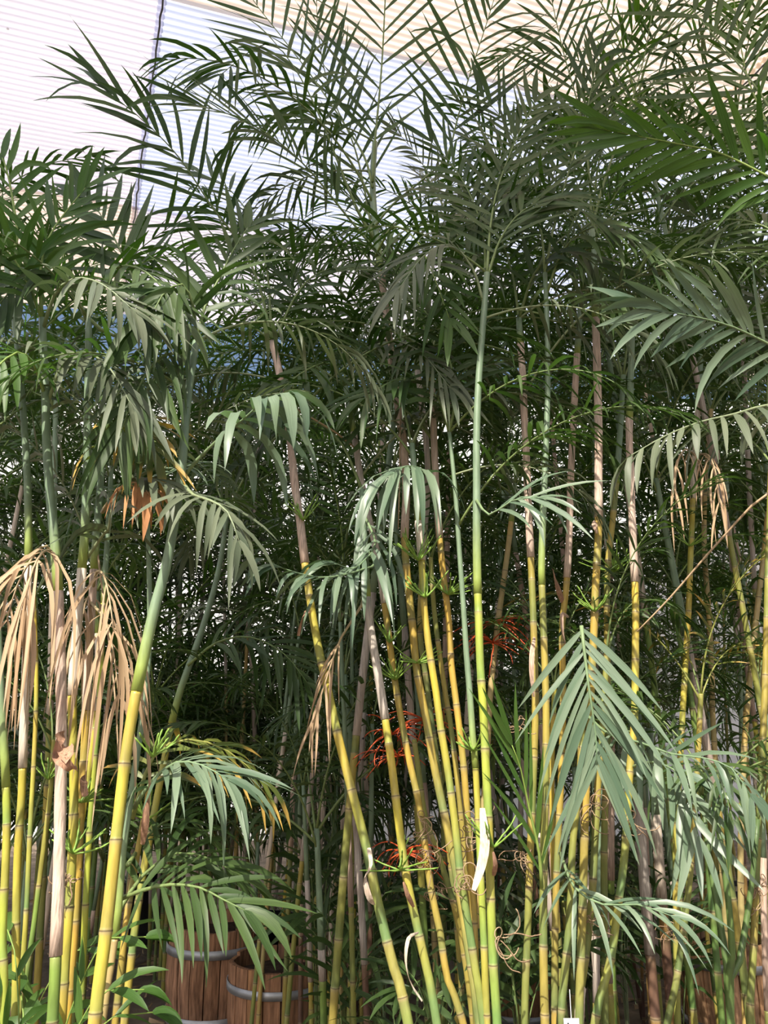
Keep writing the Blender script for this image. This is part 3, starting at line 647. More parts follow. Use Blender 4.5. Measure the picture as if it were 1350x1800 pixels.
# dead fronds hanging off the left clump
def dead(key, pts, n=6, L=.34, W=.010, seed=0, mat='dry', droop=3.6): return hf(key, pts, n=n, L=L, W=W, a0=50, a1=20, fc=.4, vee=-20, droop=droop, mat=mat, pet=.3, r0=.004, seed=seed, jit=.42)
dead('L3', [(98, 985, 1.56), (88, 968, 1.5), (74, 972, 1.46), (58, 1000, 1.44), (45, 1050, 1.43)], seed=51)
dead('L3', [(98, 985, 1.56), (82, 960, 1.52), (60, 975, 1.48), (30, 1030, 1.45), (12, 1090, 1.44)], seed=52, n=8)
dead('L5', [(164, 1030, 1.72), (170, 1005, 1.64), (182, 1010, 1.58), (192, 1050, 1.54), (200, 1110, 1.52)], seed=53, n=8, L=.40)
dead('L5', [(160, 1060, 1.72), (185, 1090, 1.62), (200, 1150, 1.57), (208, 1220, 1.55)], seed=54, n=5, L=.30)
dead('L13', [(170, 1080, 1.84), (160, 1050, 1.76), (150, 1060, 1.7), (140, 1120, 1.66)], seed=55, n=6, L=.26)
# low fronds right of the left clump
hf('L8', [(235, 1420, 1.66), (270, 1370, 1.62), (310, 1340, 1.6), (355, 1345, 1.58), (400, 1370, 1.56)], n=13, L=.21, W=.016, a0=62, a1=22, fc=.3, vee=4, droop=1.1, mat='blue', seed=61)
hf('L8', [(232, 1440, 1.66), (270, 1330, 1.7), (330, 1300, 1.75), (400, 1320, 1.78), (460, 1370, 1.8)], n=13, L=.2, W=.016, a0=60, a1=22, fc=.3, vee=4, droop=1.2, mat='yellowing', seed=62)
hf('L8', [(212, 1580, 1.65), (250, 1565, 1.62), (300, 1555, 1.6), (350, 1560, 1.58), (390, 1580, 1.56), (430, 1600, 1.54)], n=12, L=.20, W=.018, a0=62, a1=20, fc=.55, vee=4, droop=.5, mat='leaf', seed=63)
hf('L8', [(210, 1600, 1.66), (250, 1540, 1.72), (310, 1500, 1.78), (370, 1510, 1.8), (420, 1540, 1.82)], n=13, L=.20, W=.017, a0=60, a1=20, fc=.4, vee=6, droop=.7, mat='leaf', seed=64)
hf('L8', [(225, 1520, 1.7), (260, 1470, 1.9), (300, 1440, 2.0), (350, 1450, 2.05), (390, 1500, 2.1)], n=13, L=.22, W=.018, a0=60, a1=20, fc=.4, vee=6, droop=.8, mat='leaf', seed=65)
hf('L10', [(330, 1170, 2.5), (380, 1130, 2.5), (440, 1120, 2.5), (500, 1150, 2.45), (540, 1200, 2.4)], n=14, L=.25, W=.019, a0=60, a1=20, fc=.4, vee=6, droop=.9, seed=66)
# middle clump, drooping fronds
hf('C6', [(764, 860, 2.2), (755, 835, 2.1), (735, 822, 2.02), (712, 820, 1.96), (690, 832, 1.92)], n=10, L=.30, W=.024, a0=50, a1=20, fc=.3, vee=0, droop=2.2, mat='blue', pet=.35, seed=71)
hf('C2', [(640, 960, 2.15), (660, 990, 2.05), (640, 1000, 1.98), (605, 1010, 1.93), (560, 1015, 1.9), (500, 1000, 1.88), (470, 985, 1.86)], n=9, L=.18, W=.018, a0=60, a1=35, fc=.2, vee=0, droop=1.6, mat='blue', pet=.55, seed=72)
hf('C2', [(638, 900, 2.15), (615, 950, 2.0), (600, 990, 1.95), (640, 985, 1.9), (690, 1000, 1.88)][0:1] + [(660, 955, 2.05), (640, 985, 2.0), (620, 1000, 1.97), (590, 990, 1.95)], n=9, L=.26, W=.018, a0=50, a1=25, fc=.3, vee=0, droop=2.2, mat='blue', seed=73)
hf('C3', [(608, 680, 2.3), (580, 640, 2.25), (540, 650, 2.15), (500, 680, 2.1), (470, 720, 2.05)], n=13, L=.27, W=.022, a0=60, a1=22, fc=.3, vee=2, droop=1.1, mat='leaf', seed=74)
hf('C3', [(608, 680, 2.3), (640, 620, 2.25), (690, 600, 2.2), (740, 620, 2.1), (790, 680, 2.05)], n=14, L=.25, W=.018, a0=60, a1=22, fc=.3, vee=2, droop=.9, mat='dusty', seed=75)
hf('C3', [(608, 680, 2.3), (600, 600, 2.35), (570, 550, 2.4), (520, 540, 2.4), (460, 570, 2.4)], n=14, L=.25, W=.018, a0=60, a1=22, fc=.3, vee=6, droop=.8, mat='leaf', seed=76)
hf('C8', [(856, 480, 2.0), (862, 400, 2.05), (875, 330, 2.1), (905, 250, 2.15), (940, 180, 2.2)], n=16, L=.28, W=.023, a0=55, a1=22, fc=.85, vee=10, droop=.2, mat='leaf', seed=77)
hf('C8', [(856, 490, 2.0), (880, 420, 2.02), (920, 370, 2.02), (980, 350, 2.0), (1040, 380, 1.98)], n=15, L=.26, W=.022, a0=58, a1=22, fc=.4, vee=8, droop=.6, mat='leaf', seed=78)
hf('C8', [(852, 540, 2.0), (830, 470, 1.98), (790, 430, 1.95), (745, 450, 1.92), (700, 510, 1.9)], n=14, L=.25, W=.018, a0=60, a1=22, fc=.35, vee=5, droop=.9, mat='dusty', seed=79)
hf('C8', [(854, 520, 2.0), (850, 420, 2.1), (830, 350, 2.15), (795, 290, 2.2), (760, 250, 2.2)], n=15, L=.26, W=.021, a0=55, a1=22, fc=.6, vee=14, droop=.3, mat='leaf', seed=80)
hf('C8', [(838, 880, 1.96), (860, 905, 1.9), (900, 880, 1.86), (945, 875, 1.83)], n=5, L=.2, W=.016, a0=40, a1=15, fc=.5, vee=0, droop=.6, mat='blue', pet=.5, seed=81)
hf('C9', [(790, 760, 2.1), (770, 700, 2.1), (735, 670, 2.1), (690, 670, 2.05), (640, 700, 2.0)], n=13, L=.25, W=.02, a0=60, a1=22, fc=.35, vee=5, droop=.9, mat='leaf', seed=82)
hf('C9', [(790, 760, 2.1), (800, 690, 2.08), (780, 600, 2.1), (740, 540, 2.12), (700, 520, 2.15)], n=13, L=.25, W=.02, a0=60, a1=22, fc=.35, vee=5, droop=.8, mat='leaf', seed=83)
hf('C2', [(636, 860, 2.15), (600, 780, 2.2), (550, 740, 2.25), (490, 750, 2.3), (440, 800, 2.3)], n=14, L=.26, W=.02, a0=60, a1=22, fc=.4, vee=5, droop=.8, mat='leaf', seed=84)
# right clump
hf('R4', [(1050, 600, 2.25), (1020, 800, 1.95), (1016, 1000, 1.85), (1022, 1100, 1.82), (1034, 1200, 1.8), (1047, 1290, 1.8), (1049, 1345, 1.8)][3:], n=14, L=.30, W=.019, a0=42, a1=24, fc=.95, vee=-6, droop=.35, mat='blue', pet=.02, seed=91)
hf('R8', [(1024, 1250, 2.2), (1070, 1290, 2.0), (1125, 1305, 1.9), (1180, 1325, 1.85), (1235, 1332, 1.8), (1285, 1350, 1.78), (1320, 1400, 1.76)], n=12, L=.19, W=.020, a0=72, a1=35, fc=.2, vee=-10, droop=1.9, mat='blue', pet=.35, seed=92)
hf('R7', [(1107, 1349, 2.3), (1150, 1340, 2.1), (1195, 1362, 2.0), (1212, 1410, 1.95), (1228, 1470, 1.92)], n=10, L=.23, W=.022, a0=45, a1=22, fc=.9, vee=-4, droop=.4, mat='blue', pet=.42, seed=93)
hf('R8', [(985, 1500, 2.15), (1010, 1560, 2.0), (1060, 1590, 1.95), (1120, 1590, 1.9), (1180, 1610, 1.85)], n=9, L=.2, W=.014, a0=40, a1=20, fc=.5, vee=0, droop=.8, mat='blue', seed=94)
hf('R2', [(952, 1560, 1.98), (948, 1500, 1.96), (930, 1420, 1.94), (915, 1350, 1.92), (900, 1310, 1.9)], n=6, L=.26, W=.013, a0=20, a1=8, fc=.8, vee=10, droop=.05, mat='fresh', pet=.1, seed=95, jit=.08)
hf('R2', [(958, 480, 2.15), (950, 400, 2.2), (925, 300, 2.25), (890, 220, 2.3), (850, 170, 2.3)], n=15, L=.27, W=.021, a0=55, a1=22, fc=.6, vee=14, droop=.3, mat='leaf', seed=96)
hf('R2', [(958, 480, 2.15), (975, 390, 2.2), (1000, 300, 2.25), (1030, 200, 2.3), (1050, 100, 2.3)], n=15, L=.27, W=.021, a0=52, a1=22, fc=.7, vee=16, droop=.2, mat='leaf', seed=97)
hf('R2', [(960, 520, 2.15), (990, 440, 2.1), (1040, 400, 2.05), (1100, 410, 2.0), (1160, 460, 1.98)], n=15, L=.26, W=.021, a0=58, a1=22, fc=.4, vee=6, droop=.7, mat='leaf', seed=98)
hf('R4', [(1040, 400, 2.3), (1035, 300, 2.35), (1020, 200, 2.4), (990, 90, 2.4), (970, 0, 2.4), (955, -80, 2.4)], n=17, L=.36, W=.021, a0=48, a1=22, fc=.85, vee=16, droop=.1, mat='leaf', seed=99, jit=.07)
hf('R4', [(1040, 400, 2.3), (1065, 310, 2.35), (1100, 210, 2.4), (1130, 110, 2.45), (1150, 0, 2.45), (1160, -80, 2.5)], n=17, L=.36, W=.021, a0=48, a1=22, fc=.85, vee=16, droop=.1, mat='leaf', seed=100, jit=.07)
hf('R4', [(1042, 440, 2.3), (1000, 370, 2.25), (950, 330, 2.2), (890, 340, 2.15), (830, 400, 2.1)], n=16, L=.27, W=.021, a0=60, a1=20, fc=.4, vee=6, droop=.7, mat='leaf', seed=101)
hf('R1', [(912, 560, 2.25), (900, 480, 2.3), (870, 400, 2.3), (820, 350, 2.3), (760, 340, 2.3)], n=15, L=.26, W=.02, a0=58, a1=22, fc=.4, vee=8, droop=.6, mat='leaf', seed=102)
hf('R1', [(912, 560, 2.25), (940, 480, 2.2), (985, 440, 2.15), (1040, 460, 2.1), (1090, 520, 2.05)], n=15, L=.26, W=.02, a0=58, a1=22, fc=.4, vee=5, droop=.8, mat='leaf', seed=103)
# big fronds reaching in from the right edge (their palm stands just outside)
PL['X1'] = make_palm([(1480, 1800), (1478, 1500), (1470, 1200), (1462, 1000), (1452, 850), (1440, 740), (1425, 640), (1415, 500), (1420, 380)], (1.75, 1.85), (18, 13), 'palm at the edge whose big sunlit fronds reach over the right clump', GB, 'olive', 900, None, seed=5)
hf('X1', [(1425, 640, 1.84), (1385, 622, 1.82), (1342, 600, 1.8), (1289, 575, 1.77), (1240, 561, 1.74), (1190, 551, 1.71), (1140, 544, 1.69)], n=14, L=.26, W=.024, a0=50, a1=14, fc=.8, vee=-2, droop=.55, mat='blue', pet=.14, seed=111, jit=.05)
hf('X1', [(1440, 740, 1.82), (1400, 712, 1.78), (1345, 713, 1.74), (1290, 728, 1.7), (1230, 742, 1.67), (1170, 766, 1.64), (1110, 800, 1.62)], n=15, L=.19, W=.021, a0=70, a1=25, fc=.2, vee=-15, droop=1.8, mat='dusty', pet=.12, seed=112)
hf('X1', [(1420, 380, 1.85), (1385, 330, 1.88), (1350, 310, 1.9), (1268, 270, 1.92), (1202, 255, 1.94), (1110, 237, 1.96), (1050, 226, 1.98)], n=15, L=.28, W=.029, a0=48, a1=14, fc=.85, vee=2, droop=.3, mat='fresh', pet=.14, seed=113, jit=.07)
hf('X1', [(1420, 380, 1.85), (1390, 260, 1.9), (1350, 185, 1.95), (1302, 118, 2.0), (1261, 70, 2.05), (1209, 7, 2.1), (1160, -50, 2.1)], n=14, L=.36, W=.026, a0=62, a1=25, fc=.6, vee=4, droop=.2, mat='leaf', pet=.2, seed=114, jit=.06)
hf('X1', [(1420, 380, 1.85), (1390, 300, 1.92), (1340, 200, 2.05), (1310, 120, 2.15), (1290, 0, 2.2), (1280, -90, 2.2)], n=15, L=.30, W=.022, a0=40, a1=20, fc=.85, vee=14, droop=.1, mat='fresh', pet=.2, seed=115, jit=.07)
hf('X1', [(1417, 470, 1.85), (1380, 420, 2.0), (1320, 390, 2.05), (1250, 390, 2.1), (1170, 430, 2.2)], n=15, L=.25, W=.02, a0=60, a1=22, fc=.4, vee=4, droop=.8, mat='leaf', seed=117)
# dry rachises and dangling strips
hf('F1', [(1222, 800, 2.75), (1205, 790, 2.5), (1192, 810, 2.4), (1186, 860, 2.35)], n=6, L=.26, W=.008, a0=40, a1=20, fc=.5, vee=-20, droop=5, mat='dry', seed=121)
hf('F1', [(1222, 800, 2.75), (1245, 800, 2.5), (1258, 830, 2.4), (1265, 880, 2.35)], n=6, L=.24, W=.008, a0=40, a1=20, fc=.5, vee=-20, droop=5, mat='dry', seed=122)
def stick(key, pts, r=.003, name='dry_stalk'):
    path = smooth_path([P(*q) for q in pts], .05); pm = PL[key][0]
    d = tube_data(path, lambda i: r * (1 - .5 * i / len(path)), 6, [(.42, .30, .18)] * len(path), True, path[0])
    return part(name, mesh(name, d[0], d[1], M['stalk'], True, d[2]), pm, path[0] - pm.location, label='bare dry leaf stalk')
stick('X1', [(1452, 850, 1.83), (1350, 868, 1.83), (1270, 945, 1.9), (1180, 1048, 1.98), (1120, 1110, 2.02)], .0035)
hf('C2', [(641, 1030, 2.14), (635, 1065, 2.06), (600, 1120, 2.05), (575, 1190, 2.05), (550, 1270, 2.05)], n=7, L=.20, W=.008, a0=22, a1=10, fc=.5, vee=-10, droop=2.0, mat='dry', pet=.5, seed=123)
stick('C4', [(705, 700, 2.28), (703, 780, 2.2), (702, 860, 2.18), (700, 930, 2.17)], .003)
stick('C3', [(627, 790, 2.29), (590, 760, 2.2), (540, 730, 2.15), (500, 705, 2.12)], .0035)
stick('L5', [(170, 960, 1.75), (200, 1200, 1.6), (208, 1330, 1.57), (212, 1420, 1.56)], .0025)

# ------------------------------------------------------------------ flower stalks, fruit, husks
def W_(key, x, y, dd=0.0):
    palm, top, path = PL[key]
    best = min(path, key=lambda p: (lambda v: abs(v))(P(x, y, p.y).z - p.z)); return P(x, y, best.y + dd)
for i, (k, x, y, n, L, up) in enumerate([('C1', 533, 915, 6, .085, 1.0), ('C5', 735, 985, 8, .10, .8), ('C5', 748, 1050, 7, .09, .4), ('C6', 788, 1045, 8, .09, .3), ('C3', 695, 1195, 7, .085, .6),
        ('C3', 685, 1130, 5, .07, .8), ('C4', 733, 1165, 6, .08, .1), ('R4', 1045, 1075, 6, .08, .6), ('R6', 1080, 1005, 7, .12, .3), ('C2', 702, 1530, 5, .09, .3), ('C8', 868, 1490, 6, .10, .6),
        ('L9', 258, 1440, 6, .09, .5), ('L4', 128, 1500, 6, .07, .3), ('L5', 142, 1410, 6, .07, .3), ('L12', 85, 1370, 5, .06, .7), ('L7', 268, 1330, 5, .07, .6), ('F1', 1212, 960, 5, .09, .3), ('C9', 832, 1320, 6, .07, .3)]):
    flower(PL[k][0], W_(k, x, y, -.02), n, L, seed=200 + i, up=up)
for i, (k, x, y) in enumerate([('C11', 700, 1330), ('C11', 745, 1265), ('C10', 712, 1500), ('C12', 872, 1095), ('C12', 866, 1130), ('C11', 690, 1290)]): berries(PL[k][0], W_(k, x, y, -.03 if k == 'C12' else .05), seed=300 + i, n=14)
for i, (k, x, y, n, s) in enumerate([('C3', 742, 1440, 7, .045), ('C3', 750, 1500, 6, .05), ('C10', 765, 1560, 8, .05), ('C5', 815, 1540, 5, .045), ('R1', 905, 1277, 5, .035), ('R4', 1042, 1420, 6, .05), ('R1', 920, 1500, 6, .04),
        ('L4', 122, 1540, 6, .03), ('R7', 1098, 1440, 5, .05), ('C6', 835, 1440, 6, .04), ('F3', 1195, 1640, 6, .05), ('F5', 1330, 1560, 6, .05), ('R5', 1035, 1620, 5, .04), ('C4', 800, 1480, 6, .05), ('C8', 880, 1650, 5, .05)]):
    curls(PL[k][0], W_(k, x, y, -.025), n + 2, s * .62, seed=400 + i)
husk(PL['C8'][0], [(848, 1420, 1.9), (852, 1480, 1.87), (846, 1520, 1.86), (832, 1565, 1.86)], .022, 'pale', .3)
husk(PL['C1'][0], [(648, 1490, 1.96), (650, 1520, 1.93), (640, 1545, 1.92), (648, 1575, 1.92), (658, 1590, 1.94)], .016, 'pale', 2)
husk(PL['C2'][0], [(727, 1595, 2.0), (716, 1570, 1.97), (710, 1550, 1.97)], .012, 'red', .6)
husk(PL['C1'][0], [(548, 1072, 2.1), (535, 1078, 2.05), (528, 1095, 2.05), (524, 1118, 2.05)], .014, 'red', 1.5)
husk(PL['C8'][0], [(868, 1540, 1.9), (872, 1520, 1.87), (868, 1497, 1.87)], .014, 'red', .6)
husk(PL['L3'][0], [(112, 1290, 1.5), (100, 1305, 1.44), (100, 1330, 1.44), (115, 1340, 1.43), (128, 1352, 1.44), (136, 1350, 1.46)], .022, 'red', 2.2)
husk(PL['L3'][0], [(110, 1310, 1.5), (122, 1318, 1.44), (118, 1335, 1.43), (104, 1322, 1.44)], .020, 'red', 2.5)
husk(PL['L5'][0], [(150, 1365, 1.68), (145, 1380, 1.63), (150, 1400, 1.62)], .018, 'red', 1.5)
husk(PL['L9'][0], [(250, 1485, 1.75), (256, 1445, 1.73), (260, 1405, 1.74)], .016, 'red', .5)
husk(PL['R3'][0], [(990, 1060, 2.35), (978, 1020, 2.3), (972, 1000, 2.28)], .022, 'red', .8)
husk(PL['R3'][0], [(1000, 1085, 2.33), (988, 1080, 2.28), (988, 1110, 2.28), (994, 1135, 2.3)], .012, 'pink', .8)
husk(PL['R1'][0], [(940, 1120, 2.15), (935, 1150, 2.1), (934, 1190, 2.1), (938, 1225, 2.12)], .014, 'pink', .5)
husk(PL['R4'][0], [(1048, 915, 2.25), (1045, 925, 2.2), (1048, 938, 2.2)], .018, 'pink', .8)
husk(PL['R5'][0], [(1028, 1735, 2.2), (1020, 1770, 2.17), (1016, 1830, 2.16)], .024, 'pale', .3)
husk(PL['C2'][0], [(736, 1640, 1.98), (718, 1650, 1.95), (712, 1690, 1.94), (722, 1730, 1.94), (742, 1760, 1.95)], .010, 'pale', 1.2)

# ------------------------------------------------------------------ tubs: three in view, the others carry the clumps in front
TZ = .46
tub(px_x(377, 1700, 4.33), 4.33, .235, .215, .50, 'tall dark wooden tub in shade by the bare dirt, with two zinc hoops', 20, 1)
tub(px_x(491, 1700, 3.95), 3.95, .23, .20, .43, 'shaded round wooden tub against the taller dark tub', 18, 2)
tub(px_x(1278, 1700, 4.22), 4.22, .235, .21, TZ, 'sunlit orange-brown wooden tub by the slotted black crate', 18, 3, (.80, .48, .26))  # lighter orange tone puts the sunlight into the stave colour
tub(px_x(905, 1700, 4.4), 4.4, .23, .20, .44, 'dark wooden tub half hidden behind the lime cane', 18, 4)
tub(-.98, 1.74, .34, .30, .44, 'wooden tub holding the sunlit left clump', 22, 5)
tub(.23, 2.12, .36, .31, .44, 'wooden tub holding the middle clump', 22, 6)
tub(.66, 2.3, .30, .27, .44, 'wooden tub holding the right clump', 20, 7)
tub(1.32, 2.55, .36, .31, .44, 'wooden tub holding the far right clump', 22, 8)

# ------------------------------------------------------------------ crowns on traced palms that have none traced
rc = random.Random(99)
for k, n, sc, mats in [('L1', 4, .7, ['fresh', 'leaf']), ('L5', 4, .6, ['leaf', 'dusty']), ('L6', 4, .6, ['leaf']), ('L8', 4, .6, ['blue', 'dusty']), ('L10', 5, .8, ['leaf', 'dusty']), ('L11', 4, .5, ['leaf']), ('L12', 4, .5, ['leaf']),
                       ('L13', 3, .55, ['leaf', 'dusty']), ('C7', 4, .6, ['leaf']), ('C5', 4, .7, ['leaf', 'dusty']), ('C6', 4, .8, ['leaf']), ('C11', 6, .9, ['leaf']), ('C12', 5, .7, ['leaf']), ('R3', 5, .85, ['leaf']), ('R5', 4, .6, ['leaf', 'blue']),
                       ('R6', 5, .85, ['leaf']), ('R7', 6, .9, ['leaf']), ('R9', 4, .6, ['leaf']), ('F1', 6, .9, ['leaf', 'fresh']), ('F2', 5, .7, ['leaf', 'fresh']), ('F3', 4, .7, ['leaf', 'yellowing']), ('F5', 5, .8, ['leaf']), ('F6', 5, .8, ['fresh', 'leaf']), ('F7', 5, .8, ['leaf'])]:
    crown(PL[k][0], PL[k][1], n, sc, mats, False, rc, away=1.5 if k in ('R7', 'F1', 'F5', 'R6') else .9)

for k, n, sc in [('C1', 3, .8), ('C3', 3, .8), ('C4', 3, .9), ('C6', 3, .8), ('C9', 3, .7), ('R1', 3, .8), ('R2', 2, .8), ('R3', 2, .8), ('L2', 2, .6), ('L4', 2, .7), ('L7', 2, .7), ('C8', 2, .8)]:
    pm, tp, pth = PL[k]
    for q in range(n):
        w0 = pth[-1 - 3 * q]; bz = math.atan2(-w0.y, -w0.x)
        place_tpl(pm, w0 - pm.location, (4, 5, 2)[q % 3], bz + rc.choice((-1, 1)) * rc.uniform(.9, 2.0), sc * rc.uniform(.85, 1.1), rc.choice(['leaf', 'leaf', 'dusty']), False)

# ------------------------------------------------------------------ back rows: (x, crown y, distance) drawn within the outline of the photographed thicket
rb_ = random.Random(2024)
def top_limit(x):
    pts = [(-200, 430), (0, 480), (130, 540), (220, 700), (330, 690), (420, 500), (560, 440), (650, 330), (760, 330), (900, 250), (1000, 160), (1150, 120), (1600, 100)]
    for (a, b_), (c, d) in zip(pts[:-1], pts[1:]):
        if a <= x <= c: return lerp(b_, d, (x - a) / (c - a))
    return 300
ANCH = [(60, 'slim whitish sheath'), (190, 'thick pink-brown stem'), (370, 'stoutest yellow cane'), (530, 'two shaded tubs'), (640, 'furthest left-leaning cane'), (740, 'tallest palm'), (830, 'orange-yellow cane'),
        (900, 'long lime crownshaft'), (990, 'mottled sheath stem'), (1070, 'golden cane'), (1160, 'kinked yellow cane'), (1250, 'dangling dry strips'), (9999, 'forked young stems')]
USED = {}
def back_palm(x, yc, d, row, group, nf, sc, mats, joined, w=.024, pal=None, seed=0):
    rnd = random.Random(seed)
    top = P(x, yc, d); lean = rnd.uniform(-.10, .10) * max(.4, top.z)
    zr = RO.z + top.x * .078 + d * .03 - .95 * sc - .1          # crown stays under the roof
    if top.z > zr: top.z = zr
    base = Vector((top.x - lean, d + rnd.uniform(-.1, .1), .0))
    pal = pal or rnd.choice(['shade', 'olive', 'olive', 'yellow', 'green', 'tan']); sh = rnd.choice(['pink', 'grey', 'grey', 'pale'])
    an = next(n_ for q, n_ in ANCH if x < q)
    cw = {'shade': 'dull green', 'olive': 'olive', 'yellow': 'yellow', 'green': 'dark green', 'tan': 'tan', 'brown': 'dark brown'}[pal]
    tall = 'low' if top.z < 1.5 else ('tall' if top.z > 2.9 else 'medium')
    SHW = {'pink': 'pinkish', 'grey': 'grey', 'pale': 'pale'}
    CW = {'shade': 'dull green', 'olive': 'olive', 'yellow': 'yellow', 'green': 'dark green', 'tan': 'tan', 'brown': 'dark brown'}
    for pal, sh in [(pal, sh)] + [(p_, s_) for p_ in (('brown', 'tan', 'shade') if pal == 'brown' else ('shade', 'olive', 'yellow', 'green', 'tan')) for s_ in ('pink', 'grey', 'pale')]:
        cw = CW[pal]
        if (row, cw, tall, an, sh) not in USED: break
    USED[(row, cw, tall, an, sh)] = 1
    label = '%s %s palm with %s cane and %s sheath behind the %s' % (tall, row, cw, SHW[sh], an)
    mid = base.lerp(top, .5) + Vector((lean * -.12, 0, 0))
    path = smooth_path([base, mid, top], .1)
    palm = thing('bamboo_palm', base, label, 'palm', group)
    zc = top.z * rnd.uniform(.45, .62); zs = top.z * rnd.uniform(.66, .85)
    segs = [[p for p in path if p.z <= zc], [p for p in path if zc < p.z <= zs], [p for p in path if p.z > zs]]
    segs[1] = segs[0][-1:] + segs[1]; segs[2] = segs[1][-1:] + segs[2]
    rr_ = w * .5
    pp, rr, cc, sg = cane_mesh(segs[0], lambda u: rr_ * (1.1 - .1 * u), pal, rnd, 7, .16, .4)
    dd = tube_data(pp, rr, sg, cc, True, base); part('cane', mesh('cane', dd[0], dd[1], M['cane'], True, dd[2]), palm)
    if len(segs[1]) > 1:
        c = SHEATH[sh]
        dd = tube_data(segs[1], [rr_ * 1.1] * len(segs[1]), 7, [mixc(c, (.3, .2, .15), rnd.uniform(0, .5)) for _ in segs[1]], True, base)
        part('sheath', mesh('sheath', dd[0], dd[1], M['sheath'], True, dd[2]), palm)
    if len(segs[2]) > 1:
        dd = tube_data(segs[2], [rr_ * lerp(1.05, .75, i / len(segs[2])) for i in range(len(segs[2]))], 7, [SHAFT] * len(segs[2]), True, base)
        part('crownshaft', mesh('crownshaft', dd[0], dd[1], M['cane'], True, dd[2]), palm)
    crown(palm, top - base, nf, sc, mats, joined, rnd, away=.35)
    return palm
ROWS = [  # n, d range, y-offset range below the limit, joined, fronds, scale, row word, group
    (18, (2.7, 3.2), (30, 620), False, 7, .95, 'second-row', 'second row palms'),
    (26, (2.8, 3.5), (480, 1150), False, 6, .85, 'second-row', 'low second row palms'),
    (36, (3.9, 4.8), (40, 900), True, 8, 1.1, 'third-row', 'third row palms'),
    (44, (4.3, 5.4), (650, 1300), True, 9, 1.05, 'third-row', 'short third row palms'),
    (36, (5.6, 7.0), (150, 1000), True, 9, 1.3, 'far back', 'far back palms'),
    (44, (5.8, 8.2), (700, 1300), True, 10, 1.35, 'far low', 'far low palms')]
sn = 0
for n, (da, db), (ya, yb), joined, nf, sc, row, grp in ROWS:
    for i in range(n):
        x = lerp(-160, 1510, (i + rb_.uniform(.05, .95)) / n); d = rb_.uniform(da, db)
        yc = top_limit(x) + lerp(ya, yb, ((i * .618) % 1.0)); yc = min(yc, 1480)
        if d < 4.3 and 200 < x < 545: d = rb_.uniform(4.6, 5.4); joined_ = True
        else: joined_ = joined
        if d < 4.0 and 1190 < x < 1320 and yc > 1250: d = 4.4; joined_ = True
        yc = min(yc, lerp(1480, 1330, sstep(4.5, 8, d)))
        sn += 1
        if 1090 < x < 1320 and yc > 1000 and d > 4 and rb_.random() < .6: continue
        back_palm(x, yc, d, row, grp, nf, sc, ['leaf', 'leaf', 'leaf', 'fresh' if rb_.random() < .5 else 'dusty'], joined_, seed=5000 + sn, w=rb_.uniform(.018, .027))
for i in range(22):
    x = lerp(-120, 600, (i + rb_.uniform(.05, .95)) / 22); sn += 1
    back_palm(x, 720 + 480 * ((i * .618) % 1.0), rb_.uniform(4.5, 6.2), 'leafy third-row', 'leafy palms behind the left clump', 10, 1.1, ['leaf', 'leaf', 'dusty'], True, seed=6000 + sn, w=.026)
# slim canes of the shaded back rows seen between the tubs
for i in range(54):
    x = rb_.choice([rb_.uniform(520, 660), rb_.uniform(520, 660), rb_.uniform(640, 960), rb_.uniform(940, 1150), rb_.uniform(1300, 1350)]); d = rb_.uniform(2.7, 4.6)
    back_palm(x, rb_.uniform(1050, 1400), d, 'slim', 'thin shaded canes', 3, .6, ['leaf'], d > 3.2, w=rb_.uniform(.015, .022), seed=7000 + i,
              pal=rb_.choice(['shade', 'shade', 'olive', 'tan', 'brown']))
# dark brown stems at the right, young forked stem
for i, (x, d) in enumerate([(1105, 3.0), (1120, 3.2), (1140, 3.1), (1150, 3.3)]):
    back_palm(x, 1200 + 40 * i, d, 'old', 'dark brown stems', 3, .6, ['leaf'], False, w=.034, seed=8000 + i, pal='brown')
def stem_set(key, label, group, base, branches, d, w, pal):
    bx, by = base
    p0 = P(bx, by, d); g0 = Vector((p0.x, d, 0.0))
    palm = thing('bamboo_palm', g0, label, 'palm', group); rnd = random.Random(77)
    for k, br in enumerate(branches):
        path = smooth_path([g0, p0] + [P(x, y, d + dd) for x, y, dd in br], .05)
        n = len(path); cc = [mixc((.08, .13, .045), (.11, .18, .05), rnd.random()) for _ in path]
        dd_ = tube_data(path, [w * lerp(.55, .22, i / n) for i in range(n)], 8, cc, True, g0)
        part('stem', mesh('stem', dd_[0], dd_[1], M['cane'], True, dd_[2]), palm)
        for a in range(3): place_tpl(palm, path[-1] - g0, (1, 2, 4)[a], rnd.uniform(0, 6.28), .65, 'leaf', False)
    PL[key] = (palm, path[-1] - g0, path)
stem_set('V', 'dark green forked young stems in front of the sunlit tub', GB, (1284, 1790), [[(1278, 1700, 0), (1262, 1600, .02), (1245, 1500, .05), (1235, 1400, .1)], [(1287, 1680, -.02), (1280, 1580, -.02), (1268, 1490, 0), (1255, 1400, .05)],
         [(1300, 1690, .02), (1315, 1600, .04), (1325, 1520, .05), (1332, 1440, .06)]], 2.2, .028, 'green')

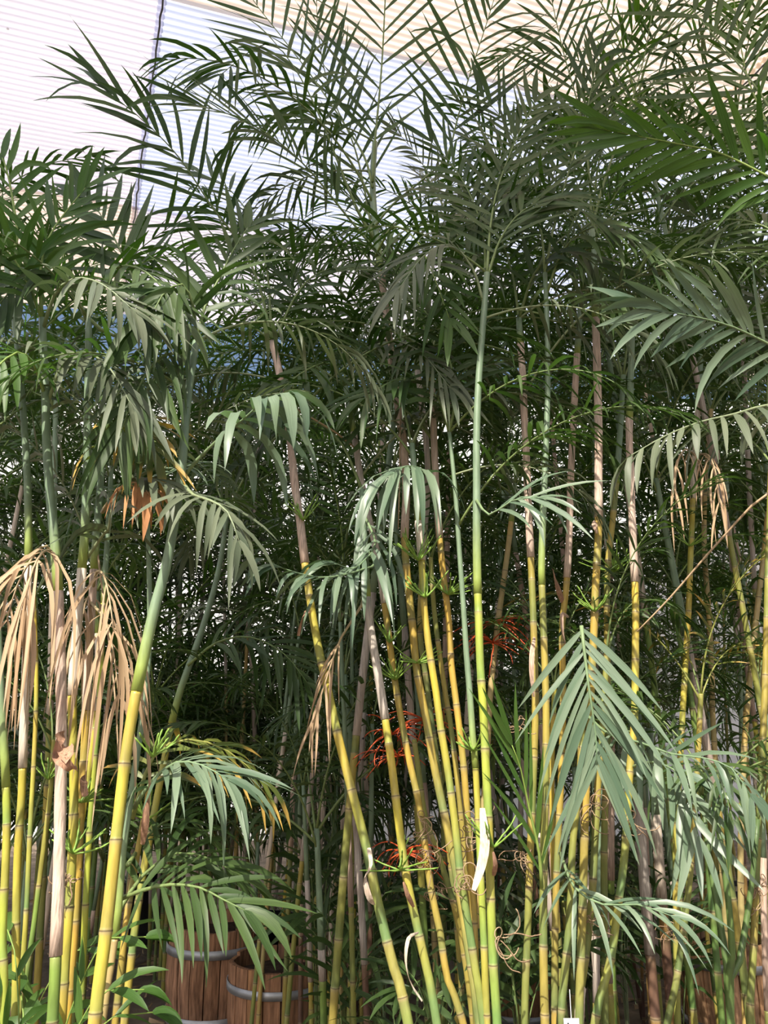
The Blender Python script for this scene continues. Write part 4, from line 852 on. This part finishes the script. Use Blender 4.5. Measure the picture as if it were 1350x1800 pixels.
# ------------------------------------------------------------------ young shoots with broad leaflets at the foot of the clumps
def shoot(label, group, x, y, d, n, L, W, seed, mat='fresh', zb=.40):
    rnd = random.Random(seed); top = P(x, y, d); base = Vector((top.x + rnd.uniform(-.05, .05), d, zb))
    palm = thing('young_palm', base, label, 'plant', group)
    for k in range(n):
        az = 6.28 * k / n + rnd.uniform(-.4, .4); H = max(.1, top.z - base.z) * rnd.uniform(.8, 1.1)
        e = Vector((math.cos(az), math.sin(az), 0))
        path = smooth_path([base, base + Vector((0, 0, H * .6)) + e * .02, base + Vector((0, 0, H)) + e * .10, base + Vector((0, 0, H * 1.05)) + e * .2], .04)
        rm, lv = build_frond(path, .6, 5, L, W, R(45), R(15), n_blend(.4), R(8), .6, mat, rnd, r0=.003)
        fo = part('frond', rm, palm, path[0] - base)
        for off, me_ in lv: part('leaflet', me_, fo, off)
for i, (x, y, d, w_) in enumerate([(40, 1690, 1.6, 'yellow cane with whitish sheath'), (75, 1745, 1.55, 'green base of the thick pink-brown stem'), (20, 1765, 1.55, 'red-brown cane base'), (66, 1630, 1.85, 'thin dark green slanting cane')]):
    shoot('young palm shoot with short broad leaflets by the ' + w_, 'young shoots of the left clump', x, y, d, 3, .10, .021, 900 + i)
for i, (x, y, d, w_) in enumerate([(740, 1690, 2.4, 'orange-tan cane'), (890, 1660, 2.4, 'lime cane'), (700, 1770, 2.5, 'pale torn ribbon of sheath')]):
    shoot('young dark green palm shoot near the foot of the ' + w_, 'young shoots of the middle clump', x, y, d, 3, .20, .022, 930 + i, 'leaf', .40)
LOWAN = ['left-leaning cane', 'pale grey sheath cane', 'orange-tan cane', 'tallest palm', 'white-jointed cane', 'lime cane', 'mottled sheath stem', 'golden cane', 'kinked cane', 'dark brown stems']
for i in range(20):
    x = lerp(540, 1180, (i + rb_.uniform(.1, .9)) / 20); d = rb_.uniform(2.9, 4.4)
    shoot(('%s young palm in deep shade behind the %s' % (('bushy low', 'leafy upright')[i % 2], LOWAN[i // 2])), 'low growth in the shade', x, rb_.uniform(1400, 1640), d, 6 + i % 2, .24, .019, 1200 + i, 'leaf' if i % 4 else 'dusty', 0.0)
shoot('small leafy fern-like shoot growing in the sunlit tub', None, 1250, 1600, 4.2, 7, .12, .02, 970, 'fresh', .40)

# ------------------------------------------------------------------ small things
# slotted black crate behind the far right clump
cx, cy = px_x(1322, 1660, 4.95), 4.95
cr = thing('plastic_crate', (cx, cy, 0), 'black plastic nursery crate with open slots beside the sunlit tub', 'crate')
mb = MB()
def boxd(x0, x1, y0, y1, z0, z1):
    v = [(x, y, z) for z in (z0, z1) for y in (y0, y1) for x in (x0, x1)]
    return v, [(0,2,3,1), (4,5,7,6), (0,1,5,4), (2,6,7,3), (0,4,6,2), (1,3,7,5)]
part('floor_panel', mesh('floor_panel', *boxd(-.2, .2, -.15, .15, 0, .02), M['black'], False), cr)
for sx in (-1, 1):
    for sy in (-1, 1): part('corner_post', mesh('corner_post', *boxd(sx*.2-.015, sx*.2+.015, sy*.15-.015, sy*.15+.015, 0, .55), M['black'], False), cr)
for k in range(8):
    z = .05 + k * .066
    for a in ((-.2, .2, -.157, -.143), (-.2, .2, .143, .157), (-.207, -.193, -.15, .15), (.193, .207, -.15, .15)):
        part('slat', mesh('slat', *boxd(*a, z, z + .03), M['black'], False), cr)
# white paper tag at the right clump
q = P(1004, 1790, 2.05)
tg = thing('plant_tag', q - Vector((0, 0, .05)), 'white plant tag with dark dots hanging beside the torn white cane base', 'tag')
part('card', mesh('card', *boxd(-.018, .018, -.001, .001, 0, .05), M['whitep'], False), tg)
part('string', mesh('string', *boxd(-.0008, .0008, -.0008, .0008, .05, .11), M['whitep'], False), tg)
for k, (a, b_) in enumerate([(-.008, .038), (.006, .036), (-.006, .024), (.008, .026)]):
    part('dot', mesh('dot', *boxd(a - .002, a + .002, -.0016, -.001, b_ - .003, b_ + .003), M['ink'], False), tg)
# black pot beside the shaded tubs
def pot(x, y, r, h, label):
    v, f = [], []; ns = 28; prof = [(r * .8, 0), (r * .98, h * .93), (r * 1.06, h * .93), (r * 1.06, h), (r * .97, h), (r * .93, h * .85), (0.001, h * .85)]
    for rr, z in prof:
        for k in range(ns): v.append((rr * math.cos(6.2832 * k / ns), rr * math.sin(6.2832 * k / ns), z))
    for l in range(len(prof) - 1):
        for k in range(ns): f.append((l*ns+k, l*ns+(k+1) % ns, (l+1)*ns+(k+1) % ns, (l+1)*ns+k))
    t = thing('nursery_pot', (x, y, 0), label, 'pot')
    part('pot_body', mesh('pot_body', v, f, M['black'], True), t)
    part('soil', mesh('soil', [(.9*r*math.cos(6.2832*k/ns), .9*r*math.sin(6.2832*k/ns), h*.87) for k in range(ns)], [tuple(range(ns))], M['soil'], False), t)
pot(px_x(470, 1690, 4.75), 4.75, .16, .42, 'round black nursery pot behind the two shaded tubs')
pot(px_x(262, 1640, 6.0), 6.0, .2, .40, 'black nursery pot on the dirt behind the left clump')
# straw and leaf litter
rl = random.Random(5); mb = MB()
for k in range(2600):
    x = rl.uniform(-3.5, 3.5); y = rl.uniform(2.4, 7.5); a = rl.uniform(0, 6.28); L_ = rl.uniform(.04, .2); w = rl.uniform(.002, .007); z = rl.uniform(.004, .03)
    dx, dy = math.cos(a), math.sin(a)
    mb.add(([(x - dy*w, y + dx*w, z), (x + dy*w, y - dx*w, z + .003), (x + dx*L_ + dy*w*.4, y + dy*L_ - dx*w*.4, z + rl.uniform(-.003, .03)), (x + dx*L_ - dy*w*.4, y + dy*L_ + dx*w*.4, z + .002)], [(0, 1, 2, 3)]))
lt = bpy.data.objects.new('straw_litter', mb.mesh('straw_litter', M['straw'], False)); link(lt)
lt['kind'] = 'stuff'; lt['label'] = 'dry straw and leaf litter scattered over the dirt'; lt['category'] = 'litter'
for k in PL: clean(PL[k][0])
